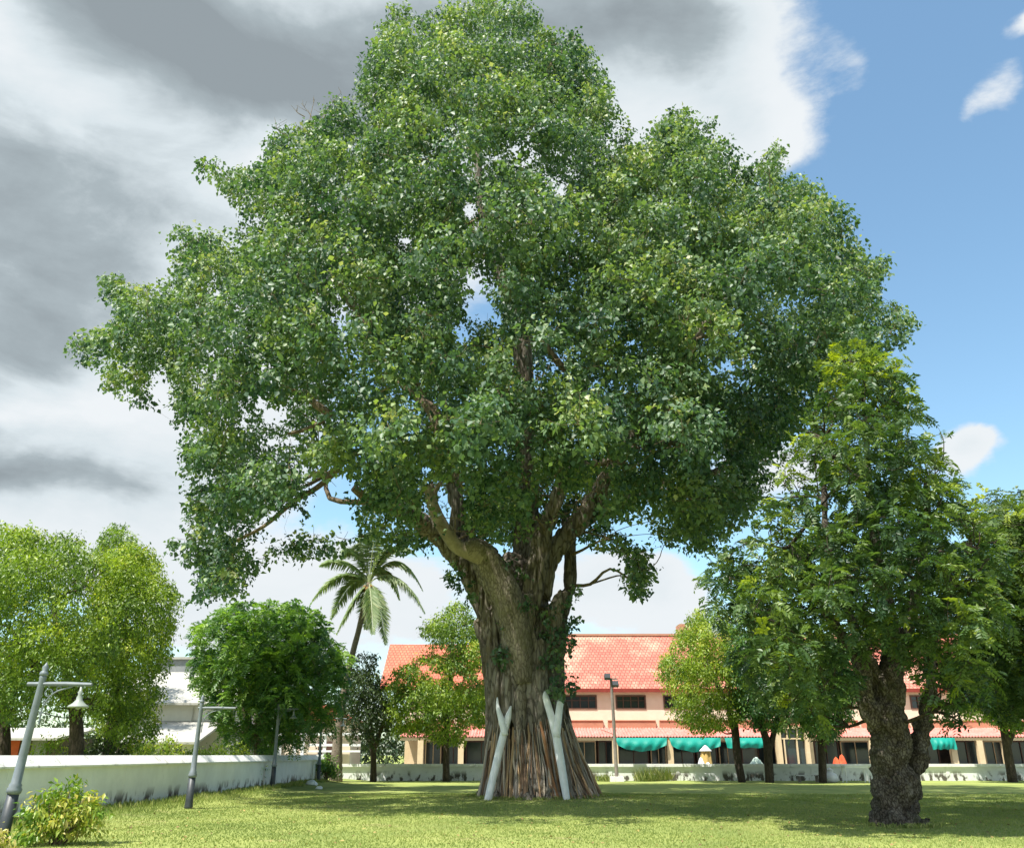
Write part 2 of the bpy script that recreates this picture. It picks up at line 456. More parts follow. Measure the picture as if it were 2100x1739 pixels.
def make_ground():
    xs = np.concatenate((np.array([-1500, -500, -150, -70]), np.linspace(-35, 45, 210), np.array([80, 160, 500, 1500])))
    ys = np.concatenate((np.array([-300, -60, -10]), np.linspace(3, 70, 190), np.array([80, 110, 200, 600, 3000])))
    X, Y = np.meshgrid(xs, ys)
    near = (X > -36) & (X < 46) & (Y > 2) & (Y < 71)
    Z = np.where(near, gz(X, Y), 0.0)
    v = np.stack((X, Y, Z), -1).reshape(-1, 3)
    nx = len(xs)
    f = [(j * nx + i, j * nx + i + 1, (j + 1) * nx + i + 1, (j + 1) * nx + i) for j in range(len(ys) - 1) for i in range(nx - 1)]
    m, nt, b = mat_new('lawn')
    co = coords(nt)
    big = nd(nt, 'ShaderNodeTexNoise', Scale=0.35, Detail=5, Roughness=0.6); nt.links.new(co, big.inputs['Vector'])
    fine = nd(nt, 'ShaderNodeTexNoise', Scale=9.0, Detail=10, Roughness=0.8); nt.links.new(co, fine.inputs['Vector'])
    ad = nt.nodes.new('ShaderNodeMath'); ad.operation = 'MULTIPLY_ADD'; nt.links.new(fine.outputs[0], ad.inputs[0]); ad.inputs[1].default_value = 0.6
    sb = nt.nodes.new('ShaderNodeMath'); sb.operation = 'MULTIPLY_ADD'; nt.links.new(big.outputs[0], sb.inputs[0]); sb.inputs[1].default_value = 0.8; sb.inputs[2].default_value = -0.2
    nt.links.new(sb.outputs[0], ad.inputs[2])
    c = ramp_node(nt, ad.outputs[0], [(0.2, (0.12, 0.17, 0.05)), (0.42, (0.225, 0.275, 0.08)), (0.62, (0.31, 0.35, 0.105)), (0.85, (0.43, 0.40, 0.18))])
    # worn tan patches
    pn = nd(nt, 'ShaderNodeTexNoise', Scale=0.8, Detail=7, Roughness=0.7); nt.links.new(coords(nt, (0.5, 1, 1)), pn.inputs['Vector'])
    pr = nd(nt, 'ShaderNodeMapRange'); pr.inputs[1].default_value = 0.56; pr.inputs[2].default_value = 0.70; pr.inputs[4].default_value = 0.75
    nt.links.new(pn.outputs[0], pr.inputs[0])
    mm = nt.nodes.new('ShaderNodeMix'); mm.data_type = 'RGBA'; nt.links.new(pr.outputs[0], mm.inputs[0]); nt.links.new(c, mm.inputs[6]); mm.inputs[7].default_value = (0.30, 0.25, 0.13, 1)
    ln = nt.nodes.new('ShaderNodeVectorMath'); ln.operation = 'DISTANCE'; nt.links.new(coords(nt), ln.inputs[0]); ln.inputs[1].default_value = (float(TX), float(TY), 0.2)
    wob = nt.nodes.new('ShaderNodeMath'); wob.operation = 'MULTIPLY_ADD'; nt.links.new(pn.outputs[0], wob.inputs[0]); wob.inputs[1].default_value = 3.4; nt.links.new(ln.outputs['Value'], wob.inputs[2])
    sr = nd(nt, 'ShaderNodeMapRange'); sr.inputs[1].default_value = 3.6; sr.inputs[2].default_value = 5.2; sr.inputs[3].default_value = 0.75; sr.inputs[4].default_value = 0.0; nt.links.new(wob.outputs[0], sr.inputs[0])
    m4 = nt.nodes.new('ShaderNodeMix'); m4.data_type = 'RGBA'; nt.links.new(sr.outputs[0], m4.inputs[0]); nt.links.new(mm.outputs[2], m4.inputs[6]); m4.inputs[7].default_value = (0.22, 0.19, 0.10, 1)
    nt.links.new(m4.outputs[2], b.inputs['Base Color'])
    b.inputs['Roughness'].default_value = 0.95; b.inputs['Specular IOR Level'].default_value = 0.1
    bp = nd(nt, 'ShaderNodeBump', Strength=0.8, Distance=0.05); nt.links.new(fine.outputs[0], bp.inputs['Height']); nt.links.new(bp.outputs[0], b.inputs['Normal'])
    mb = MB(); mb.add(v, f)
    o = mb.build('lawn_ground', m, None, (0, 0, 0), smooth=True)
    tag(o, 'mown green lawn with a low mound under the big tree', 'lawn', kind='structure')


make_ground()


def make_grass():
    rng = np.random.default_rng(5)
    N = 230000
    t = rng.random(N) ** 0.8
    depth = 15.5 + t * 26
    xx = (rng.random(N) * 2 - 1) * (depth * 0.64 + 1)
    ok = xx > -11.5
    x, y = xx[ok], depth[ok]
    z = gz(x, y)
    n = len(x)
    ang = rng.random(n) * 2 * np.pi
    h = 0.025 + 0.035 * rng.random(n)
    # taller tufts by the wall and lamps
    tall = (x < -10.6 + 0.5 * rng.random(n)) ; h = np.where(tall, h * (1.8 + 2.5 * rng.random(n)), h)
    d = np.stack((np.cos(ang) * 0.5, np.sin(ang) * 0.5, np.ones(n)), 1)
    nr = np.stack((-np.sin(ang), np.cos(ang), rng.random(n) * 0.3), 1)
    c = np.stack((x, y, z - 0.005), 1)
    vt = leaf_verts(c, d, nr, h, 0.012 + 0.012 * rng.random(n), 0.3, 0.1)
    tint = np.clip(rng.random(n) * 0.7 + 0.25 * np.sin(x * 0.8) * np.sin(y * 0.5) + 0.1, 0, 1)
    o = quads_mesh('grass', vt, tint, M_grassb, None, (0, 0, 0))
    tag(o, 'short mown grass blades over the lawn', 'grass', kind='stuff')


make_grass()


def tuft_patch(name, pts, label, cat, group=None, h=0.4, n=160, spread=0.5, mat=None, seed=0, kind=None):
    rng = np.random.default_rng(seed)
    vs, ts = [], []
    for (x, y) in pts:
        a = rng.random(n) * 6.283; r = spread * np.sqrt(rng.random(n))
        c = np.stack((x + r * np.cos(a), y + r * np.sin(a), gz(x, y) + np.zeros(n) - 0.02), 1)
        a2 = rng.random(n) * 6.283; ln = 0.25 + 0.5 * rng.random(n)
        d = np.stack((np.cos(a2) * ln, np.sin(a2) * ln, np.ones(n)), 1)
        nr = np.stack((-np.sin(a2), np.cos(a2), np.zeros(n)), 1)
        vs.append(leaf_verts(c, d, nr, h * (0.4 + 0.7 * rng.random(n)), 0.03 + 0.02 * rng.random(n), 0.35, 0.1, 0.15))
        ts.append(np.clip(rng.random(n), 0, 1))
    x, y = pts[0]
    o = quads_mesh(name, np.concatenate(vs), np.concatenate(ts), mat or M_grassb, None, (x, y, float(gz(x, y))))
    tag(o, label, cat, group, kind)
    return o


# ------------------------------------------------------------------ tree machinery
def poly_dist(poly, px, py):
    poly = np.asarray(poly, float)
    a = poly; b = np.roll(poly, -1, 0)
    inside = np.zeros(px.shape, bool); dm = np.full(px.shape, 1e9)
    for (x1, y1), (x2, y2) in zip(a, b):
        cond = ((y1 > py) != (y2 > py))
        with np.errstate(divide='ignore', invalid='ignore'):
            xi = (x2 - x1) * (py - y1) / (y2 - y1 + 1e-12) + x1
        inside ^= cond & (px < xi)
        vx, vy = x2 - x1, y2 - y1
        t = np.clip(((px - x1) * vx + (py - y1) * vy) / (vx * vx + vy * vy + 1e-9), 0, 1)
        dm = np.minimum(dm, np.hypot(px - x1 - t * vx, py - y1 - t * vy))
    return np.where(inside, dm, -dm)


def boughs_in(poly, Yc, half, rpx, n, seed, D=None, holes=(), sparse=(), extra=(), gap=0.8):
    """bough centres in a crown volume: (centre, radius m, t front/back)"""
    rng = np.random.default_rng(seed)
    poly = np.asarray(poly, float)
    lo, hi = poly.min(0), poly.max(0)
    D = D or 0.42 * min(hi - lo)
    out = []; C = np.zeros((0, 3)); R = np.zeros(0)
    for (px, py, r, t) in extra:
        Y = Yc + t * half
        c = P(px, py, Y); out.append((c, r * mpp(px, py, Y), t, px, py)); C = np.vstack((C, c)); R = np.append(R, r * mpp(px, py, Y))
    M = n * 30
    px = lo[0] + rng.random(M) * (hi[0] - lo[0]); py = lo[1] + rng.random(M) * (hi[1] - lo[1])
    d = poly_dist(poly, px, py)
    for i in range(M):
        if len(out) >= n: break
        if d[i] < rpx * 0.22: continue
        r = rpx * (0.65 + 0.7 * rng.random())
        r = min(r, max(d[i] * 1.02, rpx * 0.3))
        x = min(d[i] / D, 1.0)
        hh = half * math.sqrt(max(0.02, 1 - (1 - x) ** 2))
        u = rng.random()
        t = -(1 - 0.25 * rng.random()) if u < 0.42 else ((1 - 0.3 * rng.random()) if u < 0.66 else (rng.random() * 1.6 - 0.8))
        skip = False
        for (hx, hy, hrx, hry) in holes:
            if ((px[i] - hx) / (hrx + r * 0.3)) ** 2 + ((py[i] - hy) / (hry + r * 0.3)) ** 2 < 1: skip = True; break
        if skip: continue
        for (x0, y0, x1, y1, pr) in sparse:
            if x0 < px[i] < x1 and y0 < py[i] < y1 and rng.random() < pr: skip = True; break
        if skip: continue
        Y = Yc + t * hh
        c = P(px[i], py[i], Y); rm = r * mpp(px[i], py[i], Y)
        if len(C):
            dd = np.linalg.norm(C - c, axis=1)
            if (dd < gap * 0.5 * (R + rm) * 1.15).any(): continue
        out.append((c, rm, t, px[i], py[i])); C = np.vstack((C, c)); R = np.append(R, rm)
    return out


def crown_leaves(boughs, poly, dens, L, aspect, seed, style='broad', holes=(), pad=5, tint0=0.42, tvar=0.16, lightup=0.0, cl_size=0.33, flat=0.75, wide=0.4, topyellow=None, clear=()):
    rng = np.random.default_rng(seed)
    B = np.array([b[0] for b in boughs]); R = np.array([b[1] for b in boughs])
    # clusters per bough
    ncl = np.maximum(3, (dens * R ** 2 / cl_size ** 2 * 2.2)).astype(int)
    bi = np.repeat(np.arange(len(B)), ncl); n = len(bi)
    dirs = rng.normal(size=(n, 3)); dirs[:, 2] = dirs[:, 2] + 0.35
    dirs = unit(dirs)
    rad = (0.35 + 0.65 * rng.random(n) ** 0.45)
    off = dirs * rad[:, None] * R[bi][:, None]; off[:, 2] *= flat
    cc = B[bi] + off
    # droop at the rim
    cc[:, 2] -= 0.18 * R[bi] * (np.hypot(off[:, 0], off[:, 1]) / R[bi]) ** 2
    btint = np.clip(rng.normal(size=len(B)) * tvar * 1.25, -0.3, 0.17)
    ctint = btint[bi] + rng.normal(size=n) * tvar * 0.7
    # leaves per cluster
    per = 15 if style == 'broad' else 9
    li = np.repeat(np.arange(n), per); m = len(li)
    cd = dirs.copy(); cd[:, 2] *= 0.6; cd = unit(cd + rng.normal(size=cd.shape) * 0.35)
    if style == 'broad':
        s = rng.random(m)
        pos = cc[li] + cd[li] * ((s - 0.5) * cl_size * 1.7)[:, None] + rng.normal(size=(m, 3)) * cl_size * np.array((0.42, 0.42, 0.36))
        pos[:, 2] -= 0.25 * cl_size * s * s
        d = cd[li] * 0.55 + rng.normal(size=(m, 3)) * 0.55; d[:, 2] -= 0.75
        nrm = dirs[li] * 0.8 + rng.normal(size=(m, 3)) * 0.6; nrm[:, 2] += 0.55
        LL = L * (0.5 + 0.85 * rng.random(m) ** 1.2); V = leaf_verts(pos, d, nrm, LL, LL * aspect * (0.8 + 0.4 * rng.random(m)), wide, 0.16, 0.12)
        tint = tint0 + ctint[li] + rng.normal(size=m) * 0.10
    else:                                             # pinnate: leaflets in two rows on a rachis
        rl = cl_size * 1.25
        nf = 3
        fr = np.repeat(np.arange(n), nf); k_ = len(fr)
        fd = unit(cd[fr] + rng.normal(size=(k_, 3)) * 0.6 + np.array((0, 0, 0.05)))
        fb = cc[fr] + rng.normal(size=(k_, 3)) * cl_size * 0.35
        fn = unit(np.cross(fd, np.cross(np.array((0, 0, 1.0)) + rng.normal(size=(k_, 3)) * 0.35, fd)))
        sd = unit(np.cross(fd, fn))
        q = 7
        fi = np.repeat(np.arange(k_), q * 2); m = len(fi)
        sp = np.tile(np.repeat((np.arange(q) + 1) / q, 2), k_); sg = np.tile(np.array([1, -1]), k_ * q)
        pos = fb[fi] + fd[fi] * (sp * rl)[:, None]; pos[:, 2] -= 0.45 * rl * sp ** 2
        d = sd[fi] * sg[:, None] + fd[fi] * 0.55 + rng.normal(size=(m, 3)) * 0.15; d[:, 2] -= 0.25
        nrm = fn[fi] + rng.normal(size=(m, 3)) * 0.25
        LL = L * (0.75 + 0.4 * rng.random(m)) * (1 - 0.35 * (sp - 0.5) ** 2 * 2)
        V = leaf_verts(pos, d, nrm, LL, LL * aspect, wide, 0.12, 0.1)
        li = fr[fi]
        tint = tint0 + ctint[li] + rng.normal(size=m) * 0.06
    # sunlit bough tops painted into the tint: outer, upper leaves go lighter
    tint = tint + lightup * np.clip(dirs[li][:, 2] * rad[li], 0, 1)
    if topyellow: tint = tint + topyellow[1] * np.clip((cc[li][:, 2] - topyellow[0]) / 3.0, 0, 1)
    keep = np.ones(len(pos), bool)
    px, py = proj(pos)
    if poly is not None:
        pd = poly_dist(poly, px, py)
        wv = sum(np.sin(pos @ rng.normal(size=3) * f_ + rng.random() * 6) for f_ in (1.3, 1.9, 2.6, 3.4, 4.5, 6.0)) / 2.4
        keep &= pd > -pad * 1.6 * np.clip(0.5 + wv * 0.9, -1.2, 1.6) * (0.7 + 0.3 * rng.random(len(px)))
    for (hx, hy, hrx, hry) in holes:
        q_ = ((px - hx) / hrx) ** 2 + ((py - hy) / hry) ** 2
        keep &= ~((q_ < 0.75 + 0.6 * (rng.random(len(px)) - 0.5)) & (rng.random(len(px)) < 0.97))
    for (hx, hy, hrx, hry, yc) in clear:
        keep &= ~((((px - hx) / hrx) ** 2 + ((py - hy) / hry) ** 2 < 1) & (pos[:, 1] < yc) & (rng.random(len(px)) < 0.93))
    return V[keep], np.clip(tint[keep], 0, 1)


def grow_branches(mb, nodes, boughs, seed, r_tip=0.012, r_max=0.16, twigs=3, taper=0.62, sides=5):
    """each bough gets a curved branch from the nearest lower piece of the skeleton"""
    rng = np.random.default_rng(seed)
    N = np.array([n[:3] for n in nodes]); Rn = np.array([n[3] for n in nodes])
    root = N[0]
    order = np.argsort([np.linalg.norm(b[0] - root) for b in boughs])
    for oi in order:
        c, r = boughs[oi][0], boughs[oi][1]
        dv = c - N; dist = np.linalg.norm(dv, axis=1)
        cost = dist + np.where(dv[:, 2] < 0.0, -dv[:, 2] * 1.2, 0) + 0.25 * np.linalg.norm(N - root, axis=1) * 0 + np.where(Rn < 0.03, 1.0, 0)
        j = int(np.argmin(cost)); s = N[j]; L = dist[j]
        if L < 0.3: continue
        r0 = min(Rn[j] * taper, r_max, 0.02 + 0.018 * L + 0.012)
        mid1 = s + (c - s) * 0.33 + rng.normal(size=3) * 0.07 * L + np.array((0, 0, 0.05 * L))
        mid2 = s + (c - s) * 0.7 + rng.normal(size=3) * 0.06 * L + np.array((0, 0, 0.07 * L))
        r1 = max(r0 * 0.45, r_tip)
        mb.tube([s, mid1, mid2, c], [r0, r0 * 0.8, r0 * 0.6, r1], sides, 3, cap=False)
        newn = [(s + (mid1 - s) * 0.7, r0 * 0.85), (mid1, r0 * 0.8), ((mid1 + mid2) / 2, r0 * 0.7), (mid2, r0 * 0.6), (c, r1)]
        N = np.vstack((N, [q[0] for q in newn])); Rn = np.append(Rn, [q[1] for q in newn])
        for _ in range(twigs):
            dd = unit(rng.normal(size=3) + np.array((0, 0, 0.3))); e_ = c + dd * r * 0.85
            mb.tube([c, c + dd * r * 0.45 + rng.normal(size=3) * 0.08 * r, e_], [r1 * 0.7, r1 * 0.5, r_tip * 0.5], 4, 2, cap=False)


def path_nodes(pts, rad, k_=5):
    out = []
    for i in range(len(pts) - 1):
        for t in np.arange(k_) / k_:
            p = np.array(pts[i]) * (1 - t) + np.array(pts[i + 1]) * t
            out.append((*p, rad[i] * (1 - t) + rad[i + 1] * t))
    out.append((*pts[-1], rad[-1])); return out


# ------------------------------------------------------------------ the great bodhi tree
BODHI = [(735, 120), (760, 95), (780, 60), (785, 22), (815, 2), (850, 18), (880, 27), (900, 5), (960, -25), (1050, -25), (1095, 8), (1110, 50), (1140, 70),
         (1172, 45), (1190, 80), (1225, 108), (1240, 150), (1265, 200), (1275, 240), (1296, 258), (1303, 295), (1325, 268), (1350, 238), (1390, 217),
         (1420, 233), (1452, 238), (1480, 268), (1508, 290), (1528, 338), (1550, 308), (1590, 287), (1613, 308), (1607, 345), (1640, 358), (1697, 366),
         (1697, 400), (1746, 416), (1752, 450), (1772, 482), (1772, 520), (1822, 522), (1829, 560), (1800, 600), (1852, 618), (1884, 672), (1872, 702),
         (1832, 712), (1800, 745), (1760, 800), (1700, 850), (1640, 880), (1600, 920), (1578, 960), (1560, 1010), (1530, 1080), (1480, 1118), (1430, 1143),
         (1385, 1118), (1335, 1100), (1342, 1190), (1312, 1236), (1272, 1208), (1270, 1150), (1235, 1128), (1188, 1112), (1150, 1085), (1100, 1100),
         (1060, 1120), (1000, 1110), (930, 1120), (880, 1125), (820, 1140), (782, 1108), (740, 1130), (690, 1128), (640, 1165), (600, 1148), (560, 1172),
         (508, 1182), (503, 1228), (440, 1235), (398, 1252), (396, 1220), (402, 1172), (350, 1152), (328, 1120), (366, 1080), (380, 1040), (354, 1000),
         (376, 960), (366, 900), (344, 860), (356, 810), (345, 768), (312, 760), (320, 832), (285, 842), (258, 800), (215, 812), (210, 770), (160, 740),
         (124, 722), (130, 688), (182, 690), (200, 660), (242, 640), (200, 612), (208, 570), (255, 558), (290, 582), (340, 560), (347, 520), (335, 488),
         (380, 458), (410, 472), (470, 458), (498, 432), (478, 418), (448, 380), (398, 355), (405, 328), (430, 308), (462, 332), (512, 335), (540, 300),
         (558, 258), (620, 252), (658, 240), (664, 200), (700, 198), (722, 212), (735, 160)]
B_HOLES = [(985, 632, 40, 34), (945, 680, 18, 34), (1020, 655, 14, 20), (565, 850, 32, 22), (535, 825, 16, 14), (655, 1078, 34, 20), (590, 1065, 22, 24),
           (700, 985, 24, 18), (650, 1020, 16, 12), (735, 1010, 16, 14), (1490, 745, 15, 16), (1445, 688, 9, 12), (1150, 392, 13, 12), (965, 430, 18, 20),
           (828, 492, 16, 9), (1268, 1078, 24, 16), (1310, 1090, 30, 22), (715, 1090, 26, 22), (560, 905, 14, 10), (655, 890, 10, 12), (440, 770, 8, 10),
           (1465, 960, 10, 10), (1000, 950, 9, 7), (445, 600, 10, 7), (600, 905, 18, 12), (500, 870, 12, 9), (620, 960, 14, 8), (1175, 470, 10, 8),
           (1295, 700, 9, 9), (880, 960, 10, 8), (760, 880, 10, 9), (1330, 1040, 12, 8), (415, 985, 12, 9), (470, 1090, 12, 8), (530, 1140, 14, 8)]


# limbs that stand clear of the leaves in front of them: (px, py, rx, ry, leaves nearer than this depth are absent)
B_CLEAR = [(900, 1060, 42, 80, 33.2), (960, 1120, 50, 40, 33.2), (936, 1030, 20, 70, 34.2), (1030, 1160, 70, 40, 33), (1128, 1050, 40, 80, 33.2), (1190, 1060, 36, 60, 33.2), (1235, 1000, 24, 40, 33),
           (1150, 1130, 60, 45, 33.4), (1074, 735, 26, 48, 33.2), (1080, 940, 14, 70, 33.8), (885, 850, 22, 40, 27.3), (1138, 735, 24, 30, 24.6), (650, 835, 24, 16, 28.5), (1240, 945, 50, 9, 30),
           (970, 430, 22, 40, 32), (830, 495, 28, 20, 31), (1440, 690, 16, 22, 32), (1380, 908, 36, 7, 28.5)]


def make_bodhi():
    rng = np.random.default_rng(11)
    base = (TX, TY, float(gz(TX, TY)) - 0.1)
    root = empty('bodhi_tree', base, 'gigantic spreading bodhi tree with a fluted grey trunk in the middle of the lawn', 'tree')
    Yt = TY
    # skeleton as (px, py, Y, radius px)
    def S(l): return [P(a, b, y) for a, b, y, r in l], [r * mpp(a, b, y) for a, b, y, r in l]
    mb = MB()
    core = [(1100, 1655, Yt, 90), (1094, 1600, Yt, 85), (1086, 1540, Yt, 78), (1081, 1480, Yt, 70), (1077, 1400, Yt, 67), (1073, 1320, Yt, 68), (1066, 1250, Yt, 72), (1060, 1190, Yt + .3, 64), (1060, 1140, Yt + .5, 36)]
    p, r = S(core); mb.tube(p, [q * 0.76 for q in r], 28, 4)
    limbs = {
        'front_left': [(1072, 1400, Yt - 1.1, 26), (1062, 1310, Yt - 1.2, 34), (1045, 1240, Yt - 1.3, 36), (1018, 1185, Yt - 1.4, 34), (995, 1145, Yt - 1.6, 30), (972, 1128, Yt - 1.9, 24), (955, 1134, Yt - 2.05, 16)],
        'left_low': [(1025, 1300, Yt, 34), (992, 1215, Yt, 30), (950, 1150, Yt - .2, 25), (908, 1105, Yt - .6, 20), (868, 1075, Yt - 1.2, 19), (820, 1045, Yt - 2, 15), (760, 1030, Yt - 3, 12)],
        'left_up': [(1010, 1250, Yt + .6, 32), (970, 1170, Yt + .6, 24), (944, 1090, Yt + .7, 19), (935, 1020, Yt + .7, 17), (925, 950, Yt + .7, 15), (905, 880, Yt + .3, 14), (875, 820, Yt, 12), (800, 720, Yt - 1, 10), (700, 600, Yt - 2, 8)],
        'leader': [(1078, 1240, Yt + .5, 45), (1084, 1150, Yt + .6, 32), (1080, 1050, Yt + .8, 24), (1078, 950, Yt + .6, 21), (1076, 850, Yt + .3, 20), (1074, 760, Yt, 20), (1066, 690, Yt - .2, 18), (1040, 600, Yt - .2, 15), (1010, 500, Yt - .3, 12), (985, 400, Yt - .4, 9), (980, 280, Yt - .5, 7), (990, 150, Yt - .5, 5)],
        'leader_twin': [(1090, 1200, Yt + .2, 26), (1098, 1120, Yt + .2, 17), (1084, 1040, Yt + .4, 14), (1080, 960, Yt + .5, 12)],
        'center_right': [(1078, 1330, Yt - 0.9, 20), (1084, 1220, Yt - 1.1, 30), (1098, 1160, Yt - 1.1, 27), (1113, 1095, Yt - 1.2, 18), (1138, 1035, Yt - 1.5, 15), (1160, 975, Yt - 1.9, 13), (1195, 955, Yt - 2.4, 9), (1250, 945, Yt - 3.2, 8), (1320, 915, Yt - 4, 7), (1410, 908, Yt - 5, 5)],
        'right': [(1100, 1220, Yt - .6, 30), (1122, 1150, Yt - .5, 23), (1155, 1105, Yt - .5, 20), (1190, 1065, Yt - .5, 18), (1225, 1010, Yt - .6, 16), (1275, 930, Yt - .8, 14), (1340, 820, Yt - 1, 12), (1420, 700, Yt - 1.3, 10), (1500, 600, Yt - 1.6, 8), (1580, 500, Yt - 1.6, 6)],
        'right_low': [(1150, 1110, Yt, 18), (1210, 1060, Yt + .6, 13), (1300, 1020, Yt + 1.5, 10), (1400, 1000, Yt + 2.5, 8), (1480, 960, Yt + 3, 6)],
        'right_back': [(1130, 1330, Yt + .2, 26), (1150, 1250, Yt + .2, 18), (1166, 1200, Yt + .1, 13), (1171, 1150, Yt + .1, 10), (1168, 1090, Yt + .2, 10), (1160, 1050, Yt + .4, 8)],
        'stub_right': [(1135, 1330, Yt - 1.0, 14), (1133, 1270, Yt - 1.2, 16), (1146, 1235, Yt - 1.3, 14), (1160, 1215, Yt - 1.2, 9)],
    }
    nodes = []
    for kx, l in limbs.items():
        p, r = S(l); mb.tube(p, r, 14, 4)
        if kx == 'front_left':
            lb = MB(); q = [x + np.array((0, -0.16 - 0.22 * min(1, i_ / 2), 0.0)) for i_, x in enumerate(p)]; lb.tube(q, [v_ * 0.86 for v_ in r], 18, 6, jitter=0.14, rng=rng)
            lb.build('front_limb', M_pale_bark, root, base, smooth=True)['label'] = 'paler limb bending left on the trunk front'
        if kx not in ('front_left', 'stub_right', 'leader_twin'): nodes += path_nodes(p[2:], r[2:])
    # small fork on the bare stub
    sb = MB()
    p, r = S([(1004, 1150, Yt - 1.9, 24), (985, 1137, Yt - 2.1, 22), (962, 1130, Yt - 2.25, 18), (940, 1122, Yt - 2.3, 15), (922, 1102, Yt - 2.5, 14), (900, 1065, Yt - 2.8, 13), (886, 1030, Yt - 3.0, 12), (879, 994, Yt - 3.1, 11)]); sb.tube(p, r, 14, 5, jitter=0.06, rng=rng)
    p, r = S([(886, 1030, Yt - 3.0, 8), (893, 1005, Yt - 3.1, 6), (906, 988, Yt - 3.2, 4)]); sb.tube(p, r, 8, 3)
    sb.build('bare_limb', rough_mat('pale_smooth_bark', [(0.3, (0.17, 0.14, 0.10)), (0.7, (0.37, 0.32, 0.245))], scale=3, bump=0.4, dist=0.02), root, base, smooth=True)['label'] = 'bare pale limb bending up'
    # fused aerial roots: ridges running down the trunk and flaring at the foot
    cz = lambda py: P(1090, py, Yt)[2]
    prof = [(1655, 1.16), (1600, 1.06), (1540, 1.0), (1480, 0.97), (1400, 0.96), (1320, 0.96), (1250, 0.95)]
    corepx = {a[1]: a for a in core}
    for i in range(23):
        a = i / 23 * 2 * np.pi + rng.normal() * 0.06
        wob = rng.normal() * 0.06
        pts, rr = [], []
        w0 = 0.17 + 0.26 * rng.random()
        top = 3 + int(rng.integers(2, 5))
        a_t = a
        for (py, kf) in prof[:top]:
            cpx = corepx[py]
            c = P(cpx[0], py, Yt); R0 = cpx[3] * mpp(cpx[0], py, Yt)
            a_t += wob + rng.normal() * 0.035
            flare = 1.0 if py < 1560 else (1 + (py - 1560) / 95 * (0.04 + 0.12 * rng.random()))
            R_ = R0 * kf * flare - w0 * 0.25
            pts.append(c + np.array((math.cos(a_t) * R_, math.sin(a_t) * R_, 0)))
            rr.append(w0 * (1.15 if py > 1600 else 1.0) * (0.8 + 0.4 * rng.random()))
        mb.tube(pts, rr, 9, 4)
    # traced smooth roots on the front
    for l in ([(1064, 1560, 15), (1067, 1500, 14), (1069, 1420, 15), (1071, 1350, 17), (1078, 1280, 18), (1080, 1220, 17)],
              [(1110, 1560, 13), (1110, 1490, 12), (1112, 1420, 12), (1110, 1370, 12), (1098, 1330, 11), (1088, 1290, 8)],
              [(1095, 1350, 8), (1112, 1372, 9), (1118, 1400, 8), (1116, 1440, 7)],
              [(1030, 1520, 15), (1028, 1440, 16), (1022, 1370, 17), (1008, 1300, 18), (990, 1235, 18), (965, 1180, 16)],
              [(1052, 1480, 13), (1048, 1400, 14), (1045, 1330, 16), (1035, 1260, 18)],
              [(1012, 1600, 13), (1010, 1500, 13), (1010, 1420, 14), (1002, 1340, 15), (985, 1270, 15)],
              [(1140, 1560, 12), (1146, 1480, 12), (1146, 1400, 12), (1148, 1320, 13), (1156, 1250, 12)],
              [(1195, 1620, 16), (1172, 1560, 15), (1158, 1500, 14), (1150, 1440, 13)],
              [(1215, 1640, 14), (1188, 1590, 14), (1170, 1530, 12), (1158, 1470, 10)]):
        pts, rr = [], []
        for (a, b, r_) in l:
            cpy = min(core, key=lambda q: abs(q[1] - b)); c = P(cpy[0], b, Yt); R0 = cpy[3] * mpp(cpy[0], b, Yt)
            off = (a - cpy[0]) * mpp(a, b, Yt)
            dy = math.sqrt(max(0.05, R0 ** 2 - min(abs(off), R0) ** 2)) * 1.0
            pts.append(P(a, b, Yt - dy)); rr.append(r_ * mpp(a, b, Yt))
        mb.tube(pts, rr, 10, 4)
        if l[0][0] in (1064, 1110, 1095):
            lb = MB(); lb.tube([x + np.array((0, -0.10, 0)) for x in pts], [v_ * 0.85 for v_ in rr], 14, 8, jitter=0.14, rng=rng)
            lb.build('aerial_root', M_pale_bark, root, base, smooth=True)
    me = mb.mesh('trunk', base)
    tmp = bpy.data.objects.new('trunk', me); col.objects.link(tmp)
    mod = tmp.modifiers.new('remesh', 'REMESH'); mod.mode = 'VOXEL'; mod.voxel_size = 0.055
    ms = tmp.modifiers.new('smooth', 'SMOOTH'); ms.iterations = 2; ms.factor = 0.5
    dg = bpy.context.evaluated_depsgraph_get(); ev = tmp.evaluated_get(dg)
    me2 = bpy.data.meshes.new_from_object(ev, depsgraph=dg)
    tmp.modifiers.clear(); tmp.data = me2
    n = len(me2.vertices); co = np.empty(n * 3, np.float32); me2.vertices.foreach_get('co', co); co = co.reshape(-1, 3)
    nr = np.empty(n * 3, np.float32); me2.vertices.foreach_get('normal', nr); nr = nr.reshape(-1, 3)
    def flute(c):
        w = mnoise.noise(Vector((c[0] * 0.8, c[1] * 0.8, c[2] * 0.25 + 7))) * 0.5
        n_ = mnoise.noise(Vector((c[0] * 1.9 + w, c[1] * 1.9, c[2] * 0.13)))
        m_ = mnoise.noise(Vector((c[0] * 3.7 + w, c[1] * 3.7 + 5, c[2] * 0.22)))
        return -0.20 * math.exp(-(n_ / 0.09) ** 2) - 0.08 * math.exp(-(m_ / 0.1) ** 2) + 0.05
    disp = np.array([flute(c) + mnoise.fractal(Vector((c[0] * 2.2, c[1] * 2.2, c[2] * 0.55)), 0.8, 2.1, 5) * 0.06 + mnoise.noise(Vector((c[0] * 7, c[1] * 7, c[2] * 3.0))) * 0.022 for c in co])
    fade = np.clip(1.3 - co[:, 2] / 18, 0.25, 1)
    co += nr * (disp * fade)[:, None]
    me2.vertices.foreach_set('co', co.ravel()); me2.update()
